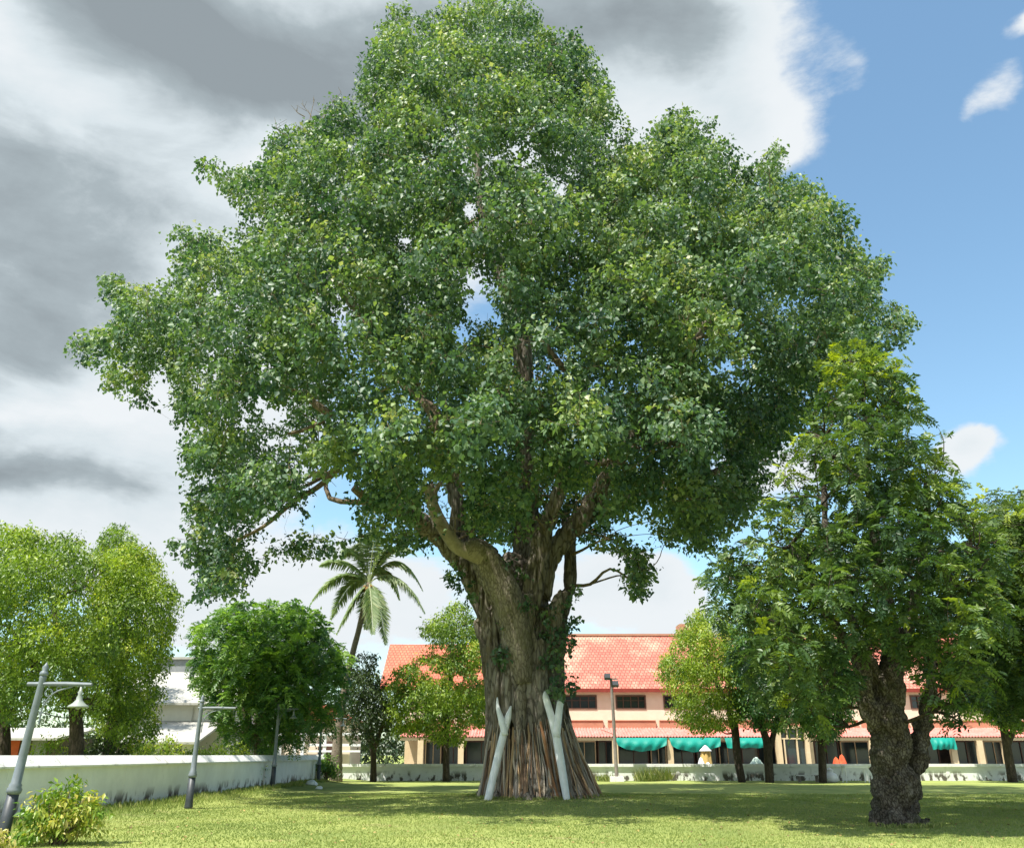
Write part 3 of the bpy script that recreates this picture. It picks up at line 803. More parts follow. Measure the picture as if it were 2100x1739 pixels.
    me2.polygons.foreach_set('use_smooth', np.ones(len(me2.polygons), bool))
    me2.materials.clear(); me2.materials.append(M_trunk)
    tmp.parent = root; tmp.name = 'trunk'
    # crown
    extra = [(800, 880, 78, -1.05), (985, 870, 84, -1.1), (1185, 870, 76, -1.05), (1400, 880, 80, -1.0), (900, 520, 80, -1.0), (1090, 460, 80, -1.0),
             (930, 990, 50, -0.5), (1010, 1030, 46, -0.1), (1240, 990, 56, -0.4), (860, 940, 60, -0.7), (1400, 1050, 60, -0.5), (1480, 1020, 60, -0.2),
             (430, 1210, 38, -0.5), (470, 1195, 34, -0.4), (1305, 1195, 30, -0.3), (1310, 1150, 24, -0.3), (160, 708, 26, -0.2), (190, 730, 26, -0.2),
             (235, 790, 26, -0.2), (290, 820, 24, -0.2), (300, 780, 20, -0.2), (235, 590, 32, -0.2), (425, 340, 24, -0.1), (455, 370, 26, -0.1), (470, 400, 26, -0.1),
             (695, 220, 24, 0), (1590, 310, 22, 0), (1575, 330, 20, 0), (1800, 545, 28, 0), (1850, 665, 34, 0), (1830, 640, 30, 0), (820, 30, 28, 0), (1178, 75, 22, 0),
             (375, 480, 30, 0), (1395, 250, 30, 0), (1450, 262, 26, 0), (880, 1080, 40, -0.3), (830, 1100, 34, -0.4), (960, 1090, 40, 0.4), (1010, 1080, 40, 0.5), (1140, 1060, 34, 0.5), (1030, 980, 50, 0.3), (1120, 980, 40, 0.3), (1060, 1060, 40, 0.6), (780, 1085, 24, -.5), (745, 1102, 24, -.4), (705, 1105, 22, -.4), (668, 1128, 22, -.4), (625, 1135, 22, -.3), (585, 1138, 24, -.3), (815, 1112, 22, -.3),
             (410, 1000, 30, -.2), (420, 1060, 34, -.3), (480, 1045, 32, -.3), (520, 1000, 30, -.3), (455, 950, 32, -.2), (400, 920, 30, -.1), (500, 910, 26, -.3), (470, 1140, 32, -.3), (400, 1130, 32, -.3), (540, 1145, 24, -.3),
             (1330, 1070, 26, -.1), (1385, 1085, 26, 0), (1430, 1110, 26, 0), (1240, 1085, 22, .3), (1215, 1095, 18, .5), (1285, 1130, 22, 0), (1310, 1205, 30, -.2), (1312, 1168, 32, -.1), (1295, 1135, 26, .1), (1262, 1108, 24, .2), (1500, 1085, 32, 0), (1455, 1100, 30, .1), (1355, 1098, 28, .1), (1200, 1088, 20, .4), (560, 1000, 24, -.3), (600, 1000, 20, .1)]
    sparse = [(330, 840, 760, 1250, 0.3)]
    bs = boughs_in(BODHI, 33.0, 11.0, 52, 1150, 3, D=330, holes=B_HOLES, sparse=sparse, extra=extra, gap=0.86)
    V, t = crown_leaves(bs, BODHI, 1.65, 0.178, 0.78, 4, holes=B_HOLES, pad=9, tint0=0.37, tvar=0.16, lightup=0.34, cl_size=0.34, flat=0.8, clear=B_CLEAR)
    print('bodhi boughs', len(bs), 'leaves', len(V))
    quads_mesh('crown', V, t, M_bodhi, root, base)
    br = MB(); grow_branches(br, nodes, bs, 7, r_max=0.17, twigs=4)
    # bare dead twigs poking out of the upper left
    for (a, b, c_, d_) in ((640, 290, 618, 212), (640, 290, 645, 205), (650, 280, 668, 232), (660, 260, 700, 190), (625, 240, 605, 225), (590, 280, 565, 250), (1020, 20, 1022, -15)):
        p0, p1 = P(a, b, 33), P(c_, d_, 33); m_ = (p0 + p1) / 2 + rng.normal(size=3) * 0.15
        br.tube([p0, m_, p1], [0.03, 0.02, 0.008], 4, 3, cap=False)
        for _ in range(3):
            s = m_ + (p1 - m_) * rng.random(); br.tube([s, s + np.array((rng.normal() * 0.3, 0, 0.35))], [0.012, 0.005], 4, 1, cap=False)
    # the long bare branch through the lower left gap
    for l in ([(760, 1030, 31, 11), (725, 1000, 30.5, 8)], [(760, 925, 30, 8), (718, 932, 30, 7), (690, 965, 30, 7), (650, 1000, 30, 6), (600, 1030, 29.8, 6), (540, 1080, 29.5, 4), (480, 1110, 29.2, 3)],
              [(690, 960, 30, 5), (640, 990, 30.5, 4), (570, 1020, 31, 3)], [(680, 850, 29, 8), (650, 832, 29, 8), (628, 812, 29, 6), (600, 800, 29, 4)], [(665, 862, 29, 5), (630, 880, 29, 5), (590, 890, 29, 3)],
              [(1165, 765, 25, 7), (1140, 738, 25, 8), (1120, 710, 25, 7), (1105, 680, 25.5, 5)], [(905, 905, 27.5, 11), (898, 870, 27.8, 14), (880, 835, 28, 12), (850, 810, 28.5, 10), (820, 780, 29, 8)]):
        p, r = S(l); br.tube(p, r, 8, 4)
    o = br.build('branchwork', M_limb, root, base, smooth=True)
    # ivy-like sprouts on the trunk
    rng2 = np.random.default_rng(21)
    sp = [(935, 1165, 22, -0.9), (950, 1200, 24, -1.2), (958, 1225, 16, -1.1), (1075, 1235, 20, -1.9), (1060, 1180, 20, -1.8), (1090, 1245, 14, -1.9), (1040, 1155, 18, -1.7), (1010, 1150, 16, -2.2), (1150, 1290, 20, -1.5), (1140, 1320, 22, -1.6),
          (1136, 1350, 20, -1.6), (1140, 1390, 20, -1.6), (1150, 1410, 15, -1.5), (1165, 1225, 16, -1.3), (1180, 1215, 12, -1.2), (1180, 1270, 12, -1), (1170, 1310, 12, -1.1), (1168, 1400, 14, -1.1), (1128, 1300, 20, -1.5), (1122, 1335, 16, -1.6), (1150, 1365, 22, -1.3), (1130, 1420, 14, -1.7), (1158, 1330, 18, -1.1), (1160, 1290, 16, -1.1), (1120, 1270, 16, -1.6), (1035, 1290, 10, -1.6), (1030, 1330, 9, -1.6), (1145, 1240, 18, -1.5), (925, 1190, 12, -0.9), (1020, 1350, 8, -1.6)]
    bb = [(P(a, b, Yt + y), r * mpp(a, b, Yt + y), 0, a, b) for a, b, r, y in sp]
    V, t = crown_leaves(bb, None, 0.8, 0.17, 0.8, 22, tint0=0.35, tvar=0.1, cl_size=0.26)
    quads_mesh('ivy', V, t, M_bodhi, root, base)
    return root


make_bodhi()


# ------------------------------------------------------------------ sticks and forked props on the bodhi tree
def stick_mat(name, c): return rough_mat(name, [(0.3, tuple(x * 0.7 for x in c)), (0.7, tuple(min(x * 1.25, 0.8) for x in c))], scale=8, stretch=(1, 1, 0.2), bump=0.4, dist=0.01)


ST = [stick_mat('stick_tan', (0.42, 0.28, 0.16)), stick_mat('stick_brown', (0.22, 0.14, 0.09)), stick_mat('stick_grey', (0.33, 0.29, 0.25)), stick_mat('stick_pale', (0.55, 0.46, 0.36)), stick_mat('stick_dark', (0.10, 0.075, 0.055)), stick_mat('stick_red', (0.36, 0.18, 0.09))]
rs = np.random.default_rng(31)
n_st = 260
for i in range(n_st):
    u = (i + rs.random()) / n_st
    ang = math.radians(-172 + 164 * u)           # front half, seen from the camera (270 deg = towards us)
    right = math.cos(ang)
    h = 1.45 + 1.05 * rs.random() + (0.6 * rs.random() if rs.random() < 0.12 else 0)
    if rs.random() < 0.25: h *= 0.5 + 0.3 * rs.random()
    rb = 1.84 + 0.40 * rs.random() ** 1.3 + (0.18 if right > 0.5 else 0.0)
    rt = 1.47 + 0.12 * rs.random()
    if h < 1.5: rt += 0.16 * (1.5 - h) + 0.04
    cx, cy = TX - 0.02, TY
    bx, by = cx + rb * math.cos(ang), cy + rb * math.sin(ang)
    a2 = ang + rs.normal() * 0.055
    b = np.array((bx, by, float(gz(bx, by)) - 0.03)); t = np.array((cx - 0.18 + rt * math.cos(a2), cy + rt * math.sin(a2), h + 0.2))
    m1 = b + (t - b) * 0.35 + rs.normal(size=3) * 0.035; m2 = b + (t - b) * 0.7 + rs.normal(size=3) * 0.035
    r = 0.017 + 0.022 * rs.random() ** 2 + (0.03 if rs.random() < 0.10 else 0)
    mb = MB(); mb.tube([b, m1, m2, t], [r * 1.1, r, r * 0.95, r * 0.8], 6, 3, jitter=0.2, rng=rs)
    o = mb.build('wooden_stick', ST[int(rs.choice(6, p=[0.26, 0.14, 0.32, 0.19, 0.06, 0.03]))], None, tuple(b))
    tag(o, 'thin weathered wooden stick leaning on the foot of the big tree trunk', 'stick', 'sticks leaned around the foot of the big trunk')

M_white_prop = rough_mat('whitewashed_wood', [(0.3, (0.74, 0.75, 0.76)), (0.6, (0.88, 0.89, 0.90))], scale=5, bump=0.3, dist=0.01, stretch=(1, 1, 0.5))


def prop(pts_main, pts_arm, label):
    p = [P(a, b, y) for a, b, y, r in pts_main]; r = [r_ * mpp(a, b, y) for a, b, y, r_ in pts_main]
    mb = MB(); mb.tube(p, r, 12, 4, jitter=0.025, rng=rs)
    q = [P(a, b, y) for a, b, y, r in pts_arm]; rq = [r_ * mpp(a, b, y) for a, b, y, r_ in pts_arm]
    mb.tube(q, rq, 12, 4, jitter=0.025, rng=rs)
    o = mb.build('forked_prop', M_white_prop, None, tuple(p[0]), smooth=True)
    tag(o, label, 'tree prop', 'white forked props holding up the big tree')


prop([(1000, 1642, 31.75, 8), (1012, 1590, 31.95, 8), (1024, 1540, 32.15, 8), (1034, 1500, 32.35, 7.5), (1042, 1470, 32.45, 7), (1048, 1448, 32.6, 2)],
     [(1036, 1508, 32.2, 7), (1028, 1475, 32.35, 6.5), (1021, 1450, 32.55, 4), (1020, 1430, 32.7, 1.5)], 'white painted forked prop leaning right under the left of the big trunk')
prop([(1163, 1644, 31.75, 7), (1156, 1600, 31.9, 8.2), (1147, 1545, 32.1, 8.6), (1139, 1500, 32.25, 8.6), (1128, 1460, 32.45, 7.5), (1119, 1430, 32.55, 7), (1117, 1418, 32.6, 3)],
     [(1141, 1512, 32.15, 8), (1145, 1470, 32.3, 7.5), (1149, 1440, 32.5, 7), (1150, 1435, 32.55, 3)], 'white painted forked prop leaning left under the right of the big trunk')


# ------------------------------------------------------------------ other trees
def make_tree(name, label, cat, base_px, Y, trunk, poly, leafmat, seed, rpx, n, dens=1.1, L=0.16, aspect=0.5, half=3.0, style='broad', cl=0.34, holes=(), sparse=(), group=None,
              bark=None, tint0=0.4, tvar=0.13, lightup=0.3, r_max=0.12, extra=(), forks=(), knob=False, D=None, gap=0.85, topyellow=None, pad=4, Yc=None, flat=0.8):
    bx, by = P(base_px, 1600, Y)[0], Y
    base = (bx, by, float(gz(bx, by)) - 0.05 if abs(bx) < 30 and Y < 68 else -0.05)
    root = empty(name, base, label, cat, group)
    mb = MB(); nodes = []
    rg = np.random.default_rng(seed + 100)
    for li_, l in enumerate((trunk,) + tuple(forks)):
        p = [P(a, b, Y + (dy if dy else 0)) for a, b, r, dy in l]; r = [r_ * mpp(a, b, Y) for a, b, r_, dy in l]
        if li_ == 0:
            p[0][2] = base[2]
        mb.tube(p, r, 10 if not knob else 22, 4 if not knob else 6, jitter=0.08, rng=rg)
        nodes += path_nodes(p[1:], r[1:])
    if knob:
        me = mb.mesh('trunk', base); tmp = bpy.data.objects.new('trunk', me); col.objects.link(tmp)
        md = tmp.modifiers.new('r', 'REMESH'); md.mode = 'VOXEL'; md.voxel_size = 0.03
        dg = bpy.context.evaluated_depsgraph_get(); me2 = bpy.data.meshes.new_from_object(tmp.evaluated_get(dg), depsgraph=dg)
        tmp.modifiers.clear(); tmp.data = me2
        k_ = len(me2.vertices); co = np.empty(k_ * 3, np.float32); me2.vertices.foreach_get('co', co); co = co.reshape(-1, 3)
        nr = np.empty(k_ * 3, np.float32); me2.vertices.foreach_get('normal', nr); nr = nr.reshape(-1, 3)

        def bump(c):
            q = Vector((c[0] * 2.3, c[1] * 2.3, c[2] * 2.0)) + mnoise.noise_vector(Vector(c) * 1.3) * 0.35
            d_, _ = mnoise.voronoi(q)
            q2 = Vector((c[0] * 5.0, c[1] * 5.0, c[2] * 5.0)) + mnoise.noise_vector(Vector(c) * 3) * 0.3
            e_, _ = mnoise.voronoi(q2)
            return 0.17 * (1 - min(d_[0] * 1.25, 1) ** 2) + 0.05 * (1 - min(e_[0] * 1.3, 1) ** 2) + 0.11 * mnoise.fractal(Vector((c[0] * 2.4, c[1] * 2.4, c[2] * 1.5)), 0.7, 2.1, 5) - 0.15
        disp = np.array([bump([float(x) for x in c]) for c in co])
        fade = np.clip(1.25 - co[:, 2] / 5.0, 0.15, 1)
        co += nr * (disp * fade)[:, None]
        me2.vertices.foreach_set('co', co.ravel()); me2.update(); me2.polygons.foreach_set('use_smooth', np.ones(len(me2.polygons), bool))
        me2.materials.clear(); me2.materials.append(bark); tmp.parent = root
        mb = MB()
    if not knob: n = int(n * 1.35)
    bs = boughs_in(poly, Yc or Y, half, rpx, n, seed, D=D, holes=holes, sparse=sparse, extra=extra, gap=gap)
    grow_branches(mb, nodes, bs, seed + 1, r_max=r_max, twigs=2, sides=5)
    mb.build('branchwork' if knob else 'trunk', M_dark_bark if knob else (bark or M_dark_bark), root, base, smooth=True)
    V, t = crown_leaves(bs, poly, dens * (1.3 if style == 'pinnate' else 2.1), L, aspect, seed + 2, style, holes, pad * 1.5, tint0, tvar, lightup, cl, flat, topyellow=topyellow)
    print(name, len(bs), len(V))
    quads_mesh('crown', V, t, leafmat, root, base)
    return root


R_POLY = [(1690, 790), (1680, 740), (1700, 712), (1740, 698), (1790, 712), (1850, 738), (1862, 790), (1880, 828), (1920, 868), (1948, 900), (1920, 930), (1965, 948), (1984, 990), (1960, 1010),
          (2000, 1020), (2040, 1060), (2060, 1150), (2080, 1250), (2090, 1350), (2060, 1430), (2000, 1450), (1965, 1490), (1930, 1510), (1905, 1450), (1880, 1380), (1850, 1350), (1800, 1340),
          (1765, 1360), (1750, 1440), (1715, 1480), (1700, 1510), (1640, 1505), (1600, 1480), (1540, 1440), (1500, 1350), (1478, 1290), (1448, 1225), (1436, 1165), (1480, 1130), (1540, 1100),
          (1560, 1060), (1560, 1020), (1600, 950), (1620, 900), (1650, 860)]
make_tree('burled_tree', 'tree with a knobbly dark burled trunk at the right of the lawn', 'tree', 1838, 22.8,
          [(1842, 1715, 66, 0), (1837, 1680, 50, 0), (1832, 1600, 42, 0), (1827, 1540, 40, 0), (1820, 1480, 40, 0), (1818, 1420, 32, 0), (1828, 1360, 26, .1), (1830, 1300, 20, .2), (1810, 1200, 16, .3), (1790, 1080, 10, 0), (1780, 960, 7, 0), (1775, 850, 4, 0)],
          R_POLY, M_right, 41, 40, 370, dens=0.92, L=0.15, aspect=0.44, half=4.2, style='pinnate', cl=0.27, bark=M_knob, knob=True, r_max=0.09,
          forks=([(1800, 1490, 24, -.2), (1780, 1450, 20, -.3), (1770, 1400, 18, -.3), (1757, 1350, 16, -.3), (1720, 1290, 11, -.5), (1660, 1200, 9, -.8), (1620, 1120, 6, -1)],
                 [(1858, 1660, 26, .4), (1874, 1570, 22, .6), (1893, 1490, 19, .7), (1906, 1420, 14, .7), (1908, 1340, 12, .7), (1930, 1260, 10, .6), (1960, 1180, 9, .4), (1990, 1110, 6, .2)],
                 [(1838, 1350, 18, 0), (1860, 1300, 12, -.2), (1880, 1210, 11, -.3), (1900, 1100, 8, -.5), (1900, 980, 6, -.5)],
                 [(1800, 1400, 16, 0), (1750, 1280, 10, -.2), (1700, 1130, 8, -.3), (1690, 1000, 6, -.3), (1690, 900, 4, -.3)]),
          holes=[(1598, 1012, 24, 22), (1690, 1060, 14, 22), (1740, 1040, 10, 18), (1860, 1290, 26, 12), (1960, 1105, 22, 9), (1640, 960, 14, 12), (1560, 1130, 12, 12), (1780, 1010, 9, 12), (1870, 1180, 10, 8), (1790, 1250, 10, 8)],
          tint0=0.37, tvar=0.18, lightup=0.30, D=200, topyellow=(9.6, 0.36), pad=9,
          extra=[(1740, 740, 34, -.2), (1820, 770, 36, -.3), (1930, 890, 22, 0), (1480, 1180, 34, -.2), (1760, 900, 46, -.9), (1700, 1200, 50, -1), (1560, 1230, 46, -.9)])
# neighbour whose trunk stands outside the frame
make_tree('leafy_tree', 'leafy tree reaching in from the right edge behind the burled tree', 'tree', 2230, 28.0,
          [(2230, 1680, 30, 0), (2225, 1550, 26, 0), (2215, 1400, 22, 0), (2190, 1300, 14, 0), (2150, 1200, 8, 0), (2120, 1100, 5, 0)],
          [(1985, 1030), (2010, 1005), (2050, 1012), (2080, 1008), (2120, 1005), (2180, 990), (2300, 1020), (2380, 1150), (2400, 1300), (2330, 1450), (2220, 1490), (2110, 1470), (2060, 1480), (2000, 1440), (1985, 1350), (2000, 1200), (1990, 1100)],
          M_right, 51, 42, 220, dens=1.5, L=0.14, aspect=0.42, half=4.0, style='pinnate', cl=0.30, tint0=0.42, tvar=0.16, lightup=0.28)

BG = 'trees in a row along the low back wall'
make_tree('wall_tree', 'small dark tree in front of the back wall beside the palm', 'tree', 765, 60,
          [(765, 1603, 7, 0), (766, 1560, 6, 0), (762, 1520, 6, 0), (755, 1470, 4, 0), (745, 1420, 3, 0)],
          [(698, 1420), (715, 1360), (740, 1335), (772, 1345), (788, 1400), (802, 1440), (805, 1500), (780, 1530), (720, 1530), (690, 1480)],
          M_darkl, 61, 18, 70, dens=1.0, L=0.22, aspect=0.5, half=2.6, cl=0.42, group=BG, forks=([(764, 1545, 5, 0), (780, 1500, 4, 0), (790, 1460, 3, 0)],), lightup=0.2)
make_tree('wall_tree', 'sparse yellow-green tree in front of the orange roof, left of the big trunk', 'tree', 915, 60,
          [(915, 1606, 8, 0), (915, 1560, 7, 0), (916, 1500, 6, 0), (922, 1430, 5, 0), (925, 1360, 4, 0), (930, 1290, 3, 0)],
          [(790, 1410), (806, 1370), (850, 1350), (872, 1330), (860, 1290), (880, 1262), (912, 1245), (935, 1225), (962, 1240), (985, 1290), (1012, 1340), (1012, 1500), (965, 1490), (950, 1530), (900, 1525), (850, 1505), (800, 1505), (782, 1450)],
          M_ygreen, 62, 22, 180, dens=1.0, L=0.2, aspect=0.5, half=3.2, cl=0.40, group=BG, forks=([(918, 1480, 5, 0), (890, 1430, 4, 0), (860, 1400, 3, 0)],), tint0=0.40,
          sparse=[(860, 1220, 1000, 1330, 0.3)], holes=[(895, 1385, 12, 9), (940, 1390, 12, 10), (870, 1370, 10, 8), (985, 1385, 9, 9), (905, 1335, 14, 7)])
make_tree('wall_tree', 'bright yellow-green tree covering the right of the tiled roof', 'tree', 1520, 59,
          [(1522, 1600, 8, 0), (1512, 1550, 8, 0), (1506, 1490, 8, 0), (1490, 1440, 6, 0), (1460, 1380, 4, 0), (1445, 1320, 3, 0)],
          [(1348, 1360), (1380, 1312), (1398, 1270), (1430, 1245), (1470, 1240), (1520, 1290), (1534, 1340), (1544, 1420), (1532, 1480), (1480, 1500), (1440, 1512), (1400, 1490), (1370, 1470), (1375, 1420), (1343, 1392)],
          M_ygreen, 63, 25, 100, dens=1.2, L=0.18, aspect=0.5, half=3.4, cl=0.38, gap=0.95, group=BG, tint0=0.5)
make_tree('wall_tree', 'dark green tree with a forked trunk right of the bright yellow-green one', 'tree', 1578, 58,
          [(1578, 1600, 9, 0), (1576, 1560, 9, 0), (1572, 1520, 8, 0), (1560, 1480, 6, 0), (1550, 1430, 4, 0)],
          [(1480, 1330), (1500, 1270), (1550, 1240), (1600, 1250), (1640, 1290), (1660, 1350), (1650, 1440), (1630, 1490), (1580, 1500), (1530, 1490), (1495, 1440)],
          M_fresh, 64, 24, 150, dens=1.1, L=0.2, aspect=0.5, half=3.2, cl=0.40, group=BG, forks=([(1576, 1540, 7, 0), (1590, 1490, 5, 0), (1600, 1430, 4, 0)],), tint0=0.2)
make_tree('wall_tree', 'dark tree behind the white table, left of the burled trunk', 'tree', 1687, 58,
          [(1687, 1600, 8, 0), (1686, 1550, 8, 0), (1684, 1500, 7, 0), (1680, 1440, 5, 0)],
          [(1625, 1400), (1630, 1340), (1660, 1300), (1720, 1300), (1750, 1350), (1760, 1430), (1740, 1490), (1700, 1520), (1650, 1505), (1628, 1460)],
          M_fresh, 65, 24, 120, dens=1.1, L=0.2, aspect=0.5, half=2.8, cl=0.40, group=BG, tint0=0.15)
make_tree('wall_tree', 'yellowing tree in front of the back wall at the right edge', 'tree', 2072, 59,
          [(2076, 1596, 10, 0), (2068, 1550, 9, 0), (2060, 1500, 8, 0), (2050, 1450, 6, 0), (2040, 1400, 4, 0)],
          [(1950, 1440), (1940, 1380), (1960, 1320), (2010, 1290), (2080, 1290), (2150, 1310), (2180, 1380), (2160, 1460), (2110, 1500), (2060, 1500), (2030, 1480), (1985, 1475)],
          M_ygreen, 66, 26, 140, dens=1.1, L=0.2, aspect=0.5, half=3.2, cl=0.42, group=BG, tint0=0.25, forks=([(2064, 1530, 7, 0), (2085, 1480, 5, 0), (2100, 1430, 4, 0)],))
# behind the left wall
make_tree('shade_tree', 'broad olive-green tree filling the left edge behind the white wall', 'tree', 155, 36,
          [(155, 1640, 16, 0), (155, 1560, 15, 0), (157, 1500, 14, 0), (150, 1430, 11, 0), (130, 1350, 8, 0), (110, 1250, 5, 0)],
          [(-160, 1150), (-100, 1090), (-40, 1075), (0, 1066), (45, 1078), (75, 1075), (115, 1095), (150, 1083), (190, 1108), (232, 1150), (245, 1250), (250, 1330), (215, 1400), (232, 1440), (200, 1470), (120, 1490), (100, 1440), (60, 1480), (0, 1500), (-90, 1500), (-170, 1400)],
          M_ygreen, 71, 42, 150, dens=1.25, L=0.15, aspect=0.5, half=4.8, cl=0.34, gap=0.92, pad=8, tint0=0.38, tvar=0.15, forks=([(150, 1450, 9, 0), (90, 1380, 7, 0), (30, 1300, 5, 0)], [(-5, 1640, 16, 1), (5, 1560, 15, 1), (8, 1500, 13, 1), (0, 1420, 9, 1)]))
make_tree('shade_tree', 'bright yellow-green tree right of the broad olive one behind the wall', 'tree', 225, 42,
          [(218, 1620, 13, 0), (222, 1560, 12, 0), (228, 1500, 12, 0), (235, 1430, 10, 0), (250, 1340, 7, 0), (265, 1240, 4, 0)],
          [(200, 1140), (240, 1115), (262, 1105), (300, 1112), (325, 1128), (342, 1180), (366, 1200), (373, 1260), (356, 1300), (352, 1370), (325, 1400), (352, 1430), (320, 1450), (335, 1500), (300, 1535), (240, 1540), (190, 1500), (160, 1400), (185, 1250)],
          M_ygreen, 72, 34, 135, dens=1.25, L=0.15, aspect=0.5, half=4.4, cl=0.34, gap=0.92, pad=8, tint0=0.46, tvar=0.15)
make_tree('shade_tree', 'small treetop rising behind the two trees at the left', 'tree', 245, 62,
          [(245, 1600, 7, 0), (245, 1400, 6, 0), (245, 1200, 4, 0), (245, 1130, 2, 0)],
          [(192, 1130), (205, 1095), (228, 1075), (250, 1070), (275, 1085), (287, 1115), (270, 1180), (210, 1180)],
          M_ygreen, 73, 18, 40, dens=0.9, L=0.2, aspect=0.5, half=2.5, cl=0.40, tint0=0.3)
make_tree('rain_tree', 'round feathery fresh-green tree behind the white wall left of the palm', 'tree', 528, 49,
          [(528, 1600, 11, 0), (530, 1545, 10, 0), (528, 1500, 9, 0), (540, 1430, 7, 0), (548, 1360, 5, 0), (550, 1300, 3, 0)],
          [(398, 1330), (400, 1290), (430, 1258), (470, 1238), (522, 1233), (580, 1233), (640, 1248), (672, 1280), (690, 1320), (722, 1352), (708, 1400), (700, 1450), (682, 1490), (640, 1520), (600, 1545), (560, 1535), (500, 1540), (460, 1520), (440, 1480), (408, 1420), (393, 1380)],
          M_fresh, 74, 34, 140, dens=1.45, pad=9, gap=0.95, L=0.22, aspect=0.42, half=5.0, style='pinnate', cl=0.42, tint0=0.38, tvar=0.17, lightup=0.45, bark=M_limb, forks=([(530, 1520, 6, -.5), (505, 1470, 5, -1), (490, 1420, 4, -1)],))


# ------------------------------------------------------------------ shrubs
def make_shrub(name, label, px, Y, rx, h, mat, seed, n=14, L=0.12, dens=1.0, tint0=0.5, cl=0.2, z0=0.0, aspect=0.42, style='broad', group=None, ry=None):
    bx = P(px, 1600, Y)[0]; g = float(gz(bx, Y)) if z0 == 0 else z0
    root = empty(name, (bx, Y, g), label, 'shrub', group)
    rg = np.random.default_rng(seed); bs = []; mb = MB()
    for i in range(n):
        a = rg.random() * 6.283; q = math.sqrt(rg.random())
        z = 0.2 * h + rg.random() * 0.72 * h * (1 - 0.45 * q * q)
        c = np.array((bx + rx * q * 0.8 * math.cos(a), Y + (ry or rx) * q * 0.8 * math.sin(a), g + z)); bs.append((c, rx * (0.25 + 0.15 * rg.random()), 0, 0, 0))
        b0 = np.array((bx + 0.06 * rg.normal(), Y + 0.06 * rg.normal(), g - 0.02))
        mb.tube([b0, (b0 + c) / 2 + np.array((0, 0, 0.08)), c], [0.014, 0.01, 0.005], 5, 3)
    mb.build('stem', M_limb, root, (bx, Y, g))
    V, t = crown_leaves(bs, None, dens, L, aspect, seed, style, tint0=tint0, tvar=0.2, lightup=0.2, cl_size=cl)
    V = V[V[:, :, 2].min(1) > g - 0.02] if len(V) else V
    quads_mesh('foliage', V, t[:len(V)], mat, root, (bx, Y, g))


make_shrub('leafy_shrub', 'yellow-green variegated shrub at the foot of the white wall by the nearest lamp', 138, 18.2, 0.85, 1.1, M_bush, 81, n=34, L=0.13, cl=0.16, tint0=0.45, dens=0.9, ry=0.6)
make_shrub('leafy_shrub', 'low pale sprig at the left edge beside the nearest lamp foot', 8, 16.5, 0.3, 0.45, M_bush, 82, n=9, L=0.08, cl=0.12, tint0=0.75)
make_shrub('leafy_shrub', 'narrow green shrub in front of the palm foot', 668, 56.5, 0.75, 1.7, M_fresh, 83, n=26, L=0.2, cl=0.28, tint0=0.45)
make_shrub('hedge_shrub', 'bright green hedge behind the wall under the feathery tree', 450, 44, 2.0, 2.1, M_ygreen, 84, n=50, L=0.16, cl=0.28, tint0=0.45, z0=0.01)
make_shrub('hedge_shrub', 'yellowish bush behind the white wall below the left trees', 310, 37, 1.0, 2.9, M_ygreen, 85, n=36, L=0.15, cl=0.26, tint0=0.5, z0=0.01)
make_shrub('hedge_shrub', 'dark green bush behind the white wall between the two left trunks', 195, 40, 1.6, 2.3, M_darkl, 86, n=40, L=0.16, cl=0.28, tint0=0.4, z0=0.01)
make_shrub('hedge_shrub', 'pale yellow bush left of the dark one behind the wall', 105, 38, 1.2, 2.6, M_ygreen, 87, n=36, L=0.15, cl=0.26, tint0=0.55, z0=0.01)
_r = np.random.default_rng(77)
_pts = [(TX + 2.15 * math.cos(a) + 0.1 * _r.normal(), TY + 2.15 * math.sin(a)) for a in np.linspace(-3.2, 0.1, 34)]
tuft_patch('grass_tuft', _pts, 'longer grass around the foot of the big tree', 'grass', h=0.16, n=60, spread=0.28, seed=11, kind='stuff')
_bx = P(1838, 1600, 22.8)[0]
_pts = [(_bx + 0.72 * math.cos(a) + 0.05 * _r.normal(), 22.8 + 0.72 * math.sin(a)) for a in np.linspace(-3.3, 0.3, 18)]
tuft_patch('grass_tuft', _pts, 'longer grass around the foot of the burled trunk', 'grass', h=0.13, n=60, spread=0.2, seed=12, kind='stuff')
_pts = [(-11.35 + 0.15 * _r.normal(), y_) for y_ in np.arange(14, 56, 0.7)]
tuft_patch('grass_tuft', _pts, 'unmown grass along the foot of the left wall', 'grass', h=0.24, n=70, spread=0.35, seed=13, kind='stuff')


def fallen_leaves():
    rng = np.random.default_rng(9); n = 2600
    y = 16.5 + 26 * rng.random(n); x = (rng.random(n) * 2 - 1) * (y * 0.6)
    ok = x > -11; x, y = x[ok][:1000], y[ok][:1000]; n = len(x)
    c = np.stack((x, y, gz(x, y) + 0.03 + 0.02 * rng.random(n)), 1); a = rng.random(n) * 6.283
    d = np.stack((np.cos(a), np.sin(a), 0.3 * rng.normal(size=n)), 1); nr = np.stack((0.3 * rng.normal(size=n), 0.3 * rng.normal(size=n), np.ones(n)), 1)
    V = leaf_verts(c, d, nr, 0.04 + 0.07 * rng.random(n), 0.03 + 0.04 * rng.random(n), 0.4, 0.15, 0.1)
    m = leaf_mat('dry_leaf', [(0.0, (0.10, 0.06, 0.03)), (0.5, (0.28, 0.18, 0.07)), (1.0, (0.45, 0.36, 0.12))], trans=0.1, rough=0.8)
    o = quads_mesh('fallen_leaves', V, rng.random(n), m, None, (0, 0, 0)); tag(o, 'dry leaves scattered over the lawn', 'leaves', kind='stuff')


